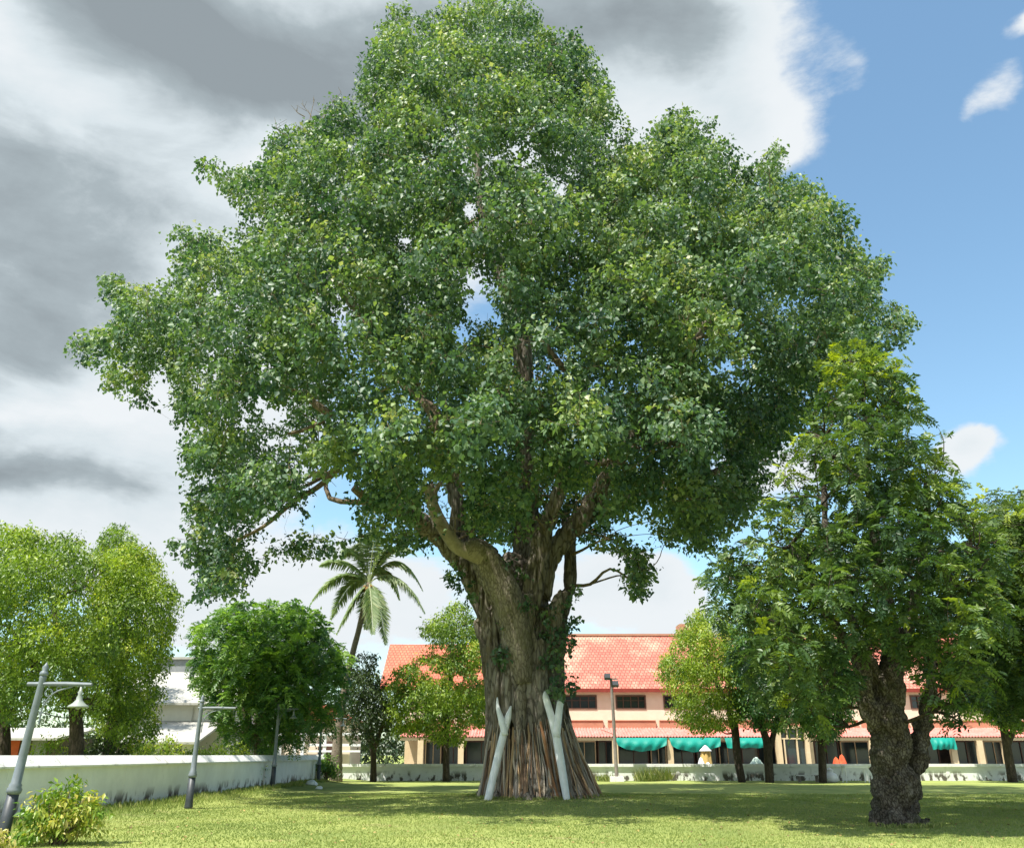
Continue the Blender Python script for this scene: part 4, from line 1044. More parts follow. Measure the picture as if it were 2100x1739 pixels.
fallen_leaves()
tuft_patch('weed_patch', [(P(x, 1600, 61.2)[0], 61.2) for x in (1320, 1335, 1350, 1362)], 'tall pale weeds against the back wall right of the floodlight pole', 'weeds', h=0.95, n=120, spread=0.6, seed=3, kind='stuff')
tuft_patch('weed_patch', [(P(x, 1600, 61.2)[0], 61.2) for x in (1235, 1248)], 'low weeds against the back wall left of the floodlight pole', 'weeds', h=0.6, n=90, spread=0.5, seed=4, kind='stuff')


# ------------------------------------------------------------------ coconut palm
def make_palm():
    Y = 58.0
    b = P(690, 1600, Y); base = (b[0], Y, float(gz(b[0], Y)) - 0.05)
    root = empty('coconut_palm', base, 'tall leaning coconut palm at the corner of the two walls', 'palm tree')
    L_ = [(688, 1606, 14), (690, 1560, 12), (694, 1500, 9), (704, 1430, 7), (718, 1360, 6.3), (736, 1290, 5.8), (750, 1230, 5.5), (757, 1195, 5.5)]
    pts = [P(a, c, Y) for a, c, r in L_]; pts[0][2] = base[2]
    mb = MB(); mb.tube(pts, [r * mpp(a, c, Y) for a, c, r in L_], 12, 8, jitter=0.12, rng=rs)
    mb.build('trunk', M_palm_bark, root, base, smooth=True)
    top = pts[-1]
    rg = np.random.default_rng(91)
    fronds = [(640, 1232, 40, 0), (655, 1160, 30, .3), (690, 1300, 20, -.5), (700, 1145, 45, .5), (735, 1110, 30, .2), (770, 1095, 26, 0), (805, 1120, 30, -.3), (855, 1140, 50, .3),
              (872, 1258, 46, -.2), (868, 1212, 60, .6), (792, 1322, 30, -.9), (765, 1300, 14, -1.6), (678, 1270, 40, .8), (750, 1290, 14, 1.6), (820, 1230, 50, 1.4), (720, 1210, 30, 1.8)]
    for (px, py, arch, yo) in fronds:
        tip = P(px, py, Y + yo * 1.6)
        mid = (top + tip) / 2 + np.array((0, 0, arch * mpp(px, py, Y) * 0.9))
        q1 = top + (mid - top) * 0.5 + np.array((0, 0, 0.12))
        ctr = [top, q1, mid, (mid + tip) / 2 + np.array((0, 0, 0.18)), tip]
        # dense spine
        sp = []
        n = 34
        for i in range(n + 1):
            t = i / n; sp.append((1 - t) ** 2 * top + 2 * t * (1 - t) * (mid * 2 - (top + tip) / 2) + t * t * tip)
        sp = np.array(sp)
        fo = MB(); fo.tube(sp[::3], np.linspace(0.05, 0.012, len(sp[::3])), 5, 1, cap=False)
        fr = fo.build('frond', M_palm, root, base)
        me = fr.data; at = me.attributes.new('tint', 'FLOAT', 'FACE'); at.data.foreach_set('value', np.full(len(me.polygons), 0.85, np.float32))
        tan = unit(np.gradient(sp, axis=0))
        side = unit(np.cross(tan, np.array((0, 0, 1.0)))) if abs(tan[:, 2]).max() < 0.97 else unit(np.cross(tan, np.array((0, 1.0, 0.2))))
        k_ = 88
        tt = np.linspace(0.12, 0.99, k_); idx = tt * n; i0 = np.clip(idx.astype(int), 0, n - 1); fr_ = (idx - i0)[:, None]
        pp = sp[i0] * (1 - fr_) + sp[i0 + 1] * fr_
        V, T = [], []
        for sg in (1, -1):
            d = side[i0] * sg * 0.8 + tan[i0] * 0.55 + rg.normal(size=(k_, 3)) * 0.08; d[:, 2] -= 0.55
            ln = 0.95 * np.sin(np.pi * np.clip(tt * 0.86 + 0.12, 0, 1)) * (0.85 + 0.3 * rg.random(k_)) + 0.1
            V.append(leaf_verts(pp, d, np.cross(d, tan[i0]) + rg.normal(size=(k_, 3)) * 0.1, ln, np.full(k_, 0.085), 0.35, 0.05, 0.25)); T.append(np.clip(0.45 + 0.2 * rg.normal(size=k_), 0, 1))
        lf = quads_mesh('leaflet', np.concatenate(V), np.concatenate(T), M_palm, fr, base)
        lf['kind'] = 'stuff'
    mb = MB()
    for i in range(7):
        a = i * 0.9; c = top + np.array((0.28 * math.cos(a), 0.28 * math.sin(a) - 0.05, -0.32 - 0.15 * (i % 2)))
        mb.lathe(c - np.array((0, 0, 0.13)), (0, 0, 1), [(0.01, 0), (0.09, 0.03), (0.13, 0.12), (0.1, 0.22), (0.01, 0.27)], 8)
    o = mb.build('coconut_bunch', rough_mat('coconut_husk', [(0.3, (0.16, 0.09, 0.03)), (0.7, (0.32, 0.2, 0.06))], scale=4), root, base, smooth=True)


make_palm()


# ------------------------------------------------------------------ walls
def wall_mat(name, base, stain=(0.10, 0.09, 0.075), low=0.35, seedoff=0.0, h=1.4, tan=(0.50, 0.42, 0.30)):
    m, nt, b = mat_new(name)
    co = coords(nt)
    n = nd(nt, 'ShaderNodeTexNoise', Scale=0.9, Detail=8, Roughness=0.65); nt.links.new(co, n.inputs['Vector'])
    c = ramp_node(nt, n.outputs[0], [(0.3, tuple(x * 0.82 for x in base)), (0.65, base)])
    sx = nt.nodes.new('ShaderNodeSeparateXYZ'); nt.links.new(co, sx.inputs[0])
    # dirt splashed up from the ground, with a ragged edge
    n2_ = nd(nt, 'ShaderNodeTexNoise', Scale=2.0, Detail=7, Roughness=0.62); nt.links.new(coords(nt, (1, 1, 0.55)), n2_.inputs['Vector'])

    def stain_layer(prev, z0, z1, n_lo, n_hi, colr, amt):
        mr = nd(nt, 'ShaderNodeMapRange'); mr.inputs[1].default_value = z0; mr.inputs[2].default_value = z1; mr.inputs[3].default_value = 1; mr.inputs[4].default_value = 0; nt.links.new(sx.outputs[2], mr.inputs[0])
        m2 = nd(nt, 'ShaderNodeMapRange'); m2.inputs[1].default_value = n_lo; m2.inputs[2].default_value = n_hi; nt.links.new(n2_.outputs[0], m2.inputs[0])
        mu = nt.nodes.new('ShaderNodeMath'); mu.operation = 'MULTIPLY'; nt.links.new(mr.outputs[0], mu.inputs[0]); nt.links.new(m2.outputs[0], mu.inputs[1])
        mu2 = nt.nodes.new('ShaderNodeMath'); mu2.operation = 'MULTIPLY'; mu2.inputs[1].default_value = amt; nt.links.new(mu.outputs[0], mu2.inputs[0]); mu2.use_clamp = True
        mm = nt.nodes.new('ShaderNodeMix'); mm.data_type = 'RGBA'; nt.links.new(mu2.outputs[0], mm.inputs[0]); nt.links.new(prev, mm.inputs[6]); mm.inputs[7].default_value = (*colr, 1)
        return mm.outputs[2]
    c = stain_layer(c, 0.0, h * 0.45, 0.45, 0.8, tan, 0.6)
    c = stain_layer(c, 0.15, low * 1.9, 0.50, 0.57, stain, 1.6)
    # runs below the coping
    n3 = nd(nt, 'ShaderNodeTexNoise', Scale=3.0, Detail=6, Roughness=0.7); nt.links.new(coords(nt, (1, 1, 0.15)), n3.inputs['Vector'])
    mr = nd(nt, 'ShaderNodeMapRange'); mr.inputs[1].default_value = 0.68; mr.inputs[2].default_value = 0.76; mr.inputs[4].default_value = 0.5; nt.links.new(n3.outputs[0], mr.inputs[0])
    mm = nt.nodes.new('ShaderNodeMix'); mm.data_type = 'RGBA'; nt.links.new(mr.outputs[0], mm.inputs[0]); nt.links.new(c, mm.inputs[6]); mm.inputs[7].default_value = (0.22, 0.21, 0.19, 1)
    nt.links.new(mm.outputs[2], b.inputs['Base Color']); b.inputs['Roughness'].default_value = 0.85
    bp = nd(nt, 'ShaderNodeBump', Strength=0.25, Distance=0.02); nt.links.new(n2_.outputs[0], bp.inputs['Height']); nt.links.new(bp.outputs[0], b.inputs['Normal'])
    return m


M_wall = wall_mat('white_limewash', (0.78, 0.80, 0.79))
M_cap = rough_mat('white_coping', [(0.28, (0.32, 0.31, 0.29)), (0.42, (0.72, 0.72, 0.70)), (0.7, (0.84, 0.84, 0.82))], scale=2.5, bump=0.3, dist=0.02)

# left wall runs away from the camera
wr = empty('boundary_wall', (-11.7, 30, 0), 'long white weathered wall with sloping coping along the left', 'wall')
mb = MB()
ya, yb = 4.0, 57.5
for i in range(24):
    y0 = ya + (yb - ya) * i / 24; y1 = ya + (yb - ya) * (i + 1) / 24
    mb.box(-12.0 + 0.006 * (i % 3), -11.75 + 0.006 * (i % 3), y0, y1, -0.1, 1.30)
mb.build('masonry', M_wall, wr, tuple(wr.location))
mb = MB(); mb.prism([(-11.62, 1.30), (-11.62, 1.345), (-11.875, 1.59), (-12.13, 1.345), (-12.13, 1.30)], 'y', ya, yb + 0.1)
mb.build('coping', M_cap, wr, tuple(wr.location))
mb = MB()
for y in (57.6,): mb.box(-12.1, -11.6, y, y + 0.5, 0, 1.62)
mb.build('end_pier', M_wall, wr, tuple(wr.location))

# back wall
YB = 62.5
xa, xb = P(697, 1600, YB)[0], 55.0
bw = empty('back_wall', (10, YB, 0), 'low white wall with flat coping along the back of the lawn', 'wall')
mb = MB(); mb.box(xa, xb, YB, YB + 0.2, -0.1, 0.86)
mb.build('masonry', M_wall, bw, tuple(bw.location))
mb = MB(); x = xa
while x < xb:
    mb.box(x, x + 2.98, YB - 0.14, YB + 0.34, 0.86, 1.04); x += 3.0
mb.build('coping', M_cap, bw, tuple(bw.location))
x = xa; i = 0
while x < xb:
    mb = MB(); mb.box(x - 0.12, x + 0.12, YB - 0.035, YB - 0.003, -0.05, 0.855); mb.build('pilaster', M_wall, bw, tuple(bw.location)); x += 4.5


# ------------------------------------------------------------------ street lamps
M_lampgrey = rough_mat('grey_lamp_paint', [(0.3, (0.13, 0.155, 0.17)), (0.7, (0.19, 0.22, 0.24))], scale=6, rough=0.45, bump=0.1, dist=0.005, spec=0.5)
M_lampdark = rough_mat('dark_lamp_base', [(0.3, (0.03, 0.036, 0.042)), (0.7, (0.05, 0.06, 0.07))], scale=6, rough=0.5, bump=0.1, dist=0.005, spec=0.5)
M_shade = rough_mat('lamp_shade_enamel', [(0.3, (0.24, 0.27, 0.24)), (0.7, (0.33, 0.36, 0.32))], scale=6, rough=0.4, bump=0.0, spec=0.5)


def lamp(px, depth_Y, H, arm_l, arm_back, label, shade=True, lean=0.0):
    x = P(px, 1600, depth_Y)[0]; y = depth_Y; g = float(gz(x, y))
    root = empty('street_lamp', (x, y, g), label, 'street lamp', 'old style street lamps along the left wall')
    ax = np.array((math.sin(lean), 0, math.cos(lean))); b = np.array((x, y, g))
    o0 = (x, y, g)
    mb = MB(); mb.lathe(b - ax * 0.05, ax, [(0.135, 0), (0.13, 0.12), (0.115, 0.3), (0.105, 0.95)], 14); mb.build('base', M_lampdark, root, o0, smooth=True)
    mb = MB(); mb.lathe(b, ax, [(0.10, 0.90), (0.13, 0.93), (0.135, 0.99), (0.11, 1.03), (0.115, 1.07), (0.09, 1.10), (0.078, 1.6), (0.06, H - 0.35), (0.068, H - 0.3), (0.06, H - 0.26)], 14); mb.build('pole', M_lampgrey, root, o0, smooth=True)
    mb = MB(); mb.lathe(b, ax, [(0.07, H - 0.262), (0.085, H - 0.23), (0.07, H - 0.19), (0.045, H - 0.16), (0.06, H - 0.1), (0.03, H - 0.05), (0.004, H)], 12); mb.build('finial', M_lampgrey, root, o0, smooth=True)
    za = H - 0.42; c = b + ax * za
    mb = MB(); mb.tube([c + np.array((-arm_back, 0, 0.0)), c + np.array((arm_l * 0.5, 0, 0.0)), c + np.array((arm_l, 0, -0.01))], [0.04, 0.045, 0.035], 8, 1); mb.build('arm', M_lampgrey, root, o0)
    # scroll bracket under the arm
    mb = MB()
    pts = [c + np.array((0.07 + 0.02, 0, -0.75)), c + np.array((0.12, 0, -0.4)), c + np.array((0.3, 0, -0.16)), c + np.array((0.62, 0, -0.05))]
    mb.tube(pts, [0.016] * 4, 6, 5)
    for (sx_, sz, r) in ((0.17, -0.17, 0.085), (0.14, -0.35, 0.05), (0.36, -0.09, 0.05), (0.09, -0.55, 0.035)):
        t = np.linspace(0, 1.7 * np.pi, 14); rr = r * (1 - 0.35 * t / t[-1])
        mb.tube(np.stack((c[0] + sx_ + rr * np.cos(t), np.full(14, c[1]), c[2] + sz + rr * np.sin(t)), 1), [0.011] * 14, 5, 1)
    mb.build('bracket', M_lampgrey, root, o0)
    if shade:
        s = c + np.array((arm_l - 0.2, 0, -0.03))
        mb = MB(); mb.lathe(s, (0, 0, -1), [(0.02, 0), (0.03, 0.10), (0.05, 0.12), (0.035, 0.17), (0.055, 0.22), (0.06, 0.27), (0.11, 0.33), (0.185, 0.38), (0.2, 0.41), (0.19, 0.412), (0.10, 0.36), (0.02, 0.35)], 18)
        mb.build('lamp_shade', M_shade, root, o0, smooth=True)
        mb = MB(); mb.lathe(s, (0, 0, -1), [(0.02, 0.37), (0.05, 0.385), (0.045, 0.43), (0.01, 0.45)], 10); mb.build('bulb', M_shade, root, o0, smooth=True)


lamp(25, 17.9, 3.33, 1.0, 0.27, 'nearest grey street lamp, leaning at the left edge, dark base and bell shade', True, 0.075)
lamp(393, 29.8, 3.42, 1.12, 0.10, 'second street lamp from the left edge, its arm without a shade', False, 0.01)
lamp(560, 44.5, 3.95, 0.95, 0.2, 'third street lamp, in front of the round feathery tree', True, -0.01)
lamp(653, 55.0, 3.9, 1.5, 0.15, 'farthest street lamp, just left of the palm foot', True, -0.02)

# floodlight pole
x = P(1265, 1600, 60.5)[0]
fp = empty('floodlight_pole', (x, 60.5, float(gz(x, 60.5))), 'thin grey floodlight pole on a white block before the back wall', 'pole')
o0 = tuple(fp.location)
M_steel = rough_mat('weathered_steel', [(0.3, (0.16, 0.13, 0.11)), (0.7, (0.28, 0.25, 0.23))], scale=3, rough=0.6, bump=0.1, dist=0.01)
mb = MB(); zt = P(1262, 1392, 60.5)[2]
mb.tube([(x, 60.5, 0.2), (x - 0.05, 60.5, 3.5), (x - 0.12, 60.5, zt)], [0.12, 0.11, 0.09], 10, 2); mb.build('mast', M_steel, fp, o0)
mb = MB(); mb.box(x - 0.42, x + 0.42, 60.1, 60.9, 0, 0.3); mb.build('plinth', M_cap, fp, o0)
mb = MB(); mb.box(x - 0.32, x + 0.28, 60.38, 60.46, zt - 0.05, zt + 0.05); mb.tube([(x - 0.9, 60.4, 3.15), (x - 0.06, 60.45, 2.85)], 0.03, 6, 1); mb.build('crossbar', M_steel, fp, o0)
for dx, dz in ((-0.28, 0.12), (0.24, -0.35)):
    mb = MB(); cx_ = x + dx - 0.1
    mb.prism([(60.2, zt + dz - 0.05), (60.42, zt + dz - 0.2), (60.55, zt + dz + 0.1), (60.3, zt + dz + 0.22)], 'x', cx_ - 0.2, cx_ + 0.2); mb.build('floodlight', M_lampdark, fp, o0)


# ------------------------------------------------------------------ main building
def tile_mat(name, c1, c2, patch, sx_=1.0, sy_=1.0, patch_lo=0.52):
    m, nt, b = mat_new(name)
    t = nt.nodes.new('ShaderNodeTexCoord'); s = nt.nodes.new('ShaderNodeSeparateXYZ'); nt.links.new(t.outputs['Object'], s.inputs[0])
    cm = nt.nodes.new('ShaderNodeCombineXYZ'); nt.links.new(s.outputs[0], cm.inputs[0])
    mu = nt.nodes.new('ShaderNodeMath'); mu.operation = 'MULTIPLY'; mu.inputs[1].default_value = sy_; nt.links.new(s.outputs[2], mu.inputs[0]); nt.links.new(mu.outputs[0], cm.inputs[1])
    br = nt.nodes.new('ShaderNodeTexBrick'); nt.links.new(cm.outputs[0], br.inputs[0])
    br.offset = 0.5; br.inputs['Scale'].default_value = 1.0; br.inputs['Brick Width'].default_value = 0.32; br.inputs['Row Height'].default_value = 0.42
    br.inputs['Mortar Size'].default_value = 0.028; br.inputs['Mortar Smooth'].default_value = 0.3; br.inputs['Bias'].default_value = 0.1
    br.inputs['Color1'].default_value = (*c1, 1); br.inputs['Color2'].default_value = (*c2, 1); br.inputs['Mortar'].default_value = (*[x * 0.35 for x in c1], 1)
    n = nd(nt, 'ShaderNodeTexNoise', Scale=0.28, Detail=7, Roughness=0.6); nt.links.new(t.outputs['Object'], n.inputs['Vector'])
    n2_ = nd(nt, 'ShaderNodeTexNoise', Scale=1.6, Detail=8, Roughness=0.8); nt.links.new(cm.outputs[0], n2_.inputs['Vector'])
    ad = nt.nodes.new('ShaderNodeMath'); ad.operation = 'MULTIPLY_ADD'; nt.links.new(n2_.outputs[0], ad.inputs[0]); ad.inputs[1].default_value = 0.45
    sb = nt.nodes.new('ShaderNodeMath'); sb.operation = 'SUBTRACT'; nt.links.new(n.outputs[0], sb.inputs[0]); sb.inputs[1].default_value = 0.22; nt.links.new(sb.outputs[0], ad.inputs[2])
    mr = nd(nt, 'ShaderNodeMapRange'); mr.inputs[1].default_value = patch_lo; mr.inputs[2].default_value = patch_lo + 0.13; mr.inputs[4].default_value = 0.55; nt.links.new(ad.outputs[0], mr.inputs[0])
    inv = nt.nodes.new('ShaderNodeMath'); inv.operation = 'MULTIPLY_ADD'; inv.inputs[1].default_value = -0.8; inv.inputs[2].default_value = 1; nt.links.new(br.outputs['Fac'], inv.inputs[0])
    fx = nt.nodes.new('ShaderNodeMath'); fx.operation = 'MULTIPLY'; nt.links.new(mr.outputs[0], fx.inputs[0]); nt.links.new(inv.outputs[0], fx.inputs[1])
    mm = nt.nodes.new('ShaderNodeMix'); mm.data_type = 'RGBA'; nt.links.new(fx.outputs[0], mm.inputs[0]); nt.links.new(br.outputs['Color'], mm.inputs[6]); mm.inputs[7].default_value = (*patch, 1)
    nt.links.new(mm.outputs[2], b.inputs['Base Color']); b.inputs['Roughness'].default_value = 0.75
    bp = nd(nt, 'ShaderNodeBump', Strength=0.7, Distance=0.05); bp.invert = True; nt.links.new(br.outputs['Fac'], bp.inputs['Height']); nt.links.new(bp.outputs[0], b.inputs['Normal'])
    return m


M_roof = tile_mat('weathered_roof_tile', (0.45, 0.12, 0.085), (0.54, 0.18, 0.125), (0.70, 0.46, 0.33), sy_=1.7, patch_lo=0.50)
M_roof2 = tile_mat('orange_roof_tile', (0.54, 0.12, 0.07), (0.60, 0.17, 0.09), (0.66, 0.32, 0.2), sy_=1.7, patch_lo=0.62)
M_awn = rough_mat('corrugated_awning', [(0.3, (0.58, 0.16, 0.13)), (0.7, (0.70, 0.30, 0.26))], scale=2, bump=0.0, rough=0.6)
M_peach = rough_mat('peach_render', [(0.3, (0.72, 0.61, 0.47)), (0.7, (0.79, 0.69, 0.56))], scale=0.8, bump=0.1, dist=0.01)
M_cream = rough_mat('cream_column', [(0.3, (0.60, 0.47, 0.28)), (0.7, (0.70, 0.56, 0.36))], scale=2, bump=0.05)
M_terra = rough_mat('terracotta_parapet', [(0.3, (0.42, 0.20, 0.13)), (0.7, (0.50, 0.26, 0.17))], scale=1.5, bump=0.1)
M_fascia = rough_mat('maroon_fascia', [(0.3, (0.20, 0.035, 0.025)), (0.7, (0.28, 0.05, 0.035))], scale=3, bump=0.0)
M_frame = rough_mat('brown_window_frame', [(0.3, (0.09, 0.05, 0.04)), (0.7, (0.13, 0.08, 0.06))], scale=4, bump=0.0, rough=0.5)
M_tarp = rough_mat('green_tarpaulin', [(0.3, (0.0, 0.20, 0.155)), (0.7, (0.01, 0.30, 0.235))], scale=1.2, bump=0.3, dist=0.05, rough=0.5)
M_inside = rough_mat('dim_interior', [(0.35, (0.04, 0.04, 0.045)), (0.6, (0.16, 0.13, 0.11))], scale=0.9, bump=0.0)
M_whitep = rough_mat('white_plastic', [(0.3, (0.72, 0.74, 0.74)), (0.7, (0.84, 0.85, 0.85))], scale=2, bump=0.0, rough=0.5)
mg, ntg, bg_ = mat_new('dark_window_glass'); bg_.inputs['Base Color'].default_value = (0.025, 0.04, 0.045, 1); bg_.inputs['Roughness'].default_value = 0.12; bg_.inputs['Specular IOR Level'].default_value = 0.7
M_glass = mg

YF = 76.0                        # upper front wall


def main_building():
    X = lambda px, Y=YF: P(px, 1500, Y)[0]
    Z = lambda py, Y=YF: P(1300, py, Y)[2]
    xl, xr = X(830), X(2260)
    root = empty('long_building', (X(1500), YF, 0), 'two-storey peach building with red tiled roof behind the back wall', 'building')
    o0 = tuple(root.location)
    B = lambda mb, name, mat, par=root, **k_: mb.build(name, mat, par, o0, **k_)
    zu0, zu1 = Z(1500), Z(1405)
    wz0, wz1 = Z(1454), Z(1425)
    # window openings
    wins = [(1085, 1140), (1157, 1226), (1265, 1328), (1364, 1430), (1468, 1532), (1570, 1634), (1672, 1736), (1774, 1838), (1876, 1940), (1978, 2042), (2080, 2144), (870, 930), (970, 1030)]
    wins = sorted(wins)
    mb = MB(); x0 = xl
    for a, b_ in wins:
        mb.box(x0, X(a), YF, YF + 0.25, zu0, zu1); x0 = X(b_)
    mb.box(x0, xr, YF, YF + 0.25, zu0, zu1)
    for a, b_ in wins:
        mb.box(X(a), X(b_), YF, YF + 0.25, zu0, wz0); mb.box(X(a), X(b_), YF, YF + 0.25, wz1, zu1)
    B(mb, 'wall', M_peach)
    for a, b_ in wins:
        xa_, xb_ = X(a), X(b_); fw = 0.12
        mb = MB(); mb.box(xa_, xb_, YF - 0.05, YF + 0.1, wz1 - fw, wz1); mb.box(xa_, xb_, YF - 0.05, YF + 0.1, wz0, wz0 + fw)
        mb.box(xa_, xa_ + fw, YF - 0.05, YF + 0.1, wz0 + fw, wz1 - fw); mb.box(xb_ - fw, xb_, YF - 0.05, YF + 0.1, wz0 + fw, wz1 - fw)
        for k_ in (1, 2, 3):
            xm = xa_ + (xb_ - xa_) * k_ / 4; mb.box(xm - 0.03, xm + 0.03, YF - 0.03, YF + 0.08, wz0 + fw, wz1 - fw)
        zm = wz0 + (wz1 - wz0) * 0.62; mb.box(xa_ + fw, xb_ - fw, YF + 0.0, YF + 0.07, zm - 0.02, zm + 0.02)
        w = B(mb, 'window', M_frame)
        mb = MB(); mb.box(xa_ + 0.02, xb_ - 0.02, YF + 0.09, YF + 0.12, wz0 + 0.02, wz1 - 0.02); B(mb, 'pane', M_glass, w)
    # body behind
    mb = MB(); mb.box(xl, xr, YF + 0.9, YF + 1.0, Z(1520), zu1); B(mb, 'inner_wall', M_inside)
    # roof (right, taller) and the orange one at the left
    zr, ze = P(1300, 1303, YF + 5.5)[2], Z(1411, YF - 0.45)
    xs = P(1130, 1303, YF + 5.5)[0]
    mb = MB(); mb.prism([(YF - 0.45, ze), (YF + 5.5, zr), (YF + 11.9, ze), (YF + 11.9, ze - 0.12), (YF + 5.5, zr - 0.15), (YF - 0.45, ze - 0.12)], 'x', xs, xr + 0.8)
    B(mb, 'roof', M_roof)
    mb = MB(); mb.box(xs, xr, YF + 5.3, YF + 5.7, zr - 0.05, zr + 0.14); B(mb, 'ridge_cap', M_terra)
    zr2 = P(1000, 1321, YF + 5.0)[2]; ze2 = Z(1411, YF - 0.45) - 0.02
    mb = MB(); mb.prism([(YF - 0.43, ze2), (YF + 5.0, zr2), (YF + 11.0, ze2), (YF + 11.0, ze2 - 0.12), (YF + 5.0, zr2 - 0.15), (YF - 0.43, ze2 - 0.12)], 'x', P(800, 1321, YF + 5)[0], xs - 0.01)
    B(mb, 'roof', M_roof2)['label'] = 'lower brighter orange roof'
    mb = MB(); mb.box(X(815), xr, YF - 0.50, YF - 0.455, ze - 0.30, ze - 0.02); mb.box(X(815), xr, YF - 0.454, YF - 0.01, ze - 0.28, ze - 0.22); B(mb, 'fascia', M_fascia)
    # parapet bands
    za, zb_ = Z(1494), Z(1478)
    px_ = 1160; k_ = 0
    for a, b_ in [(840, 930), (938, 1040), (1048, 1150), (1160, 1237), (1247, 1345), (1353, 1450), (1458, 1555), (1562, 1660), (1668, 1760), (1768, 1865), (1872, 1960), (1966, 2060), (2068, 2160), (2168, 2250)]:
        mb = MB(); mb.box(X(a), X(b_), YF - 0.22, YF - 0.003, za, zb_); mb.box(X(a), X(b_), YF - 0.28, YF - 0.003, zb_ + 0.002, zb_ + 0.06); B(mb, 'parapet', M_terra)
    # lower awning roof, corrugated
    y0, y1 = YF - 3.2, YF - 0.02
    zt, zb2 = Z(1491), P(1300, 1509, y0)[2]
    n = 900; xs_ = np.linspace(xl, xr, n); wv = 0.045 * np.cos(xs_ / 0.24 * 2 * np.pi)
    v = []
    for (yy, zz) in ((y0, zb2), (y1, zt)):
        v.append(np.stack((xs_, np.full(n, yy), zz + wv), 1)); v.append(np.stack((xs_, np.full(n, yy), zz + wv - 0.06), 1))
    v = np.concatenate(v); f = []
    for i in range(n - 1):
        f += [(i, i + 1, 2 * n + i + 1, 2 * n + i), (n + i, 3 * n + i, 3 * n + i + 1, n + i + 1), (i, n + i, n + i + 1, i + 1)]
    mb = MB(); mb.add(v, f); B(mb, 'awning', M_awn)
    mb = MB(); mb.box(xl, xr, y0 + 0.1, y0 + 0.25, zb2 - 0.32, zb2 - 0.1); B(mb, 'beam', M_cream)
    # columns and shop fronts
    Yc_ = y0 + 0.1
    cols = [838, 868, 905, 945, 985, 1030, 1100, 1160, 1219, 1265, 1318 + 30, 1378, 1420, 1460 + 55, 1600, 1655, 1745, 1790, 1880, 1940, 1970, 2020, 2055, 2110, 2160]
    for c_ in [862, 945, 1022, 1100, 1262, 1375, 1512, 1598, 1663, 1790, 1957, 2012, 2064, 2130]:
        xx = P(c_, 1540, Yc_)[0]; mb = MB(); mb.box(xx - 0.22, xx + 0.22, Yc_ - 0.05, Yc_ + 0.35, 0, zb2 - 0.32); B(mb, 'column', M_cream)
    zg = zb2 - 0.3
    mb = MB(); mb.box(xl, xr, YF - 0.3, YF - 0.1, 0, 0.7); B(mb, 'plinth', M_peach)
    mb = MB(); mb.box(xl, xr, YF + 2.5, YF + 2.6, 0, Z(1500)); B(mb, 'back_panel', M_inside)
    mb = MB(); mb.box(xl, xr, YF - 0.02, YF + 2.5, Z(1501), Z(1500)); B(mb, 'slab', M_peach)
    # ground floor glazing bays
    for i, (a, b_) in enumerate([(872, 905), (910, 950), (955, 1020), (1175, 1222), (1226, 1260), (1268, 1330), (1334, 1366), (1372, 1424), (1428, 1470), (1474, 1510), (1520, 1590), (1670, 1720), (1724, 1785), (1880, 1925), (1960, 2005), (2018, 2060), (2068, 2120)]):
        xa_, xb_ = P(a, 1540, YF - 0.2)[0], P(b_, 1540, YF - 0.2)[0]
        mb = MB(); mb.box(xa_, xb_, YF - 0.28, YF - 0.18, 0.7, 0.8); mb.box(xa_, xb_, YF - 0.28, YF - 0.18, zg - 0.1, zg); mb.box(xa_, xa_ + 0.08, YF - 0.28, YF - 0.18, 0.8, zg - 0.1); mb.box(xb_ - 0.08, xb_, YF - 0.28, YF - 0.18, 0.8, zg - 0.1)
        xm = (xa_ + xb_) / 2; mb.box(xm - 0.03, xm + 0.03, YF - 0.26, YF - 0.2, 0.8, zg - 0.1)
        w = B(mb, 'shop_window', M_frame if i % 3 else M_cream)
        mb = MB(); mb.box(xa_ + 0.02, xb_ - 0.02, YF - 0.17, YF - 0.14, 0.72, zg - 0.02); B(mb, 'pane', M_glass, w)
    # peach wall pieces on the ground floor at the left
    for a, b_ in ((830, 870), (1021, 1170)):
        mb = MB(); mb.box(P(a, 1540, YF)[0], P(b_, 1540, YF)[0], YF - 0.12, YF - 0.02, 0.7, zg)
        B(mb, 'lower_wall', M_cream)
    # pale entrance with double doors and transom
    xa_, xb_ = P(1597, 1540, Yc_ - 0.6)[0], P(1662, 1540, Yc_ - 0.6)[0]; ye = Yc_ - 0.6; zt_ = P(1630, 1494, ye)[2]; zd = P(1630, 1514, ye)[2]
    mb = MB(); mb.box(xa_, xb_, ye, ye + 0.5, zt_, zt_ + 0.2); mb.box(xa_, xa_ + 0.3, ye, ye + 0.5, 0, zt_); mb.box(xb_ - 0.3, xb_, ye, ye + 0.5, 0, zt_); mb.box(xa_ + 0.3, xb_ - 0.3, ye + 0.1, ye + 0.3, zd - 0.05, zd + 0.05)
    for t in (0.33, 0.66):
        xx = xa_ + (xb_ - xa_) * t; mb.box(xx - 0.04, xx + 0.04, ye + 0.1, ye + 0.3, zd + 0.05, zt_)
    xx = xa_ + (xb_ - xa_) * 0.62; mb.box(xx - 0.05, xx + 0.05, ye + 0.1, ye + 0.3, 0, zd - 0.05)
    xx = xa_ + (xb_ - xa_) * 0.22; mb.box(xx - 0.05, xx + 0.05, ye + 0.1, ye + 0.3, 0, zd - 0.05)
    d_ = B(mb, 'entrance_frame', M_cream)
    mb = MB(); mb.box(xa_ + 0.3, xb_ - 0.3, ye + 0.34, ye + 0.36, 0, zt_); B(mb, 'pane', M_glass, d_)
    # box on the roof
    zz = zr - 0.6; xa_, xb_ = P(1394, 1290, YF + 8)[0], P(1440, 1290, YF + 8)[0]
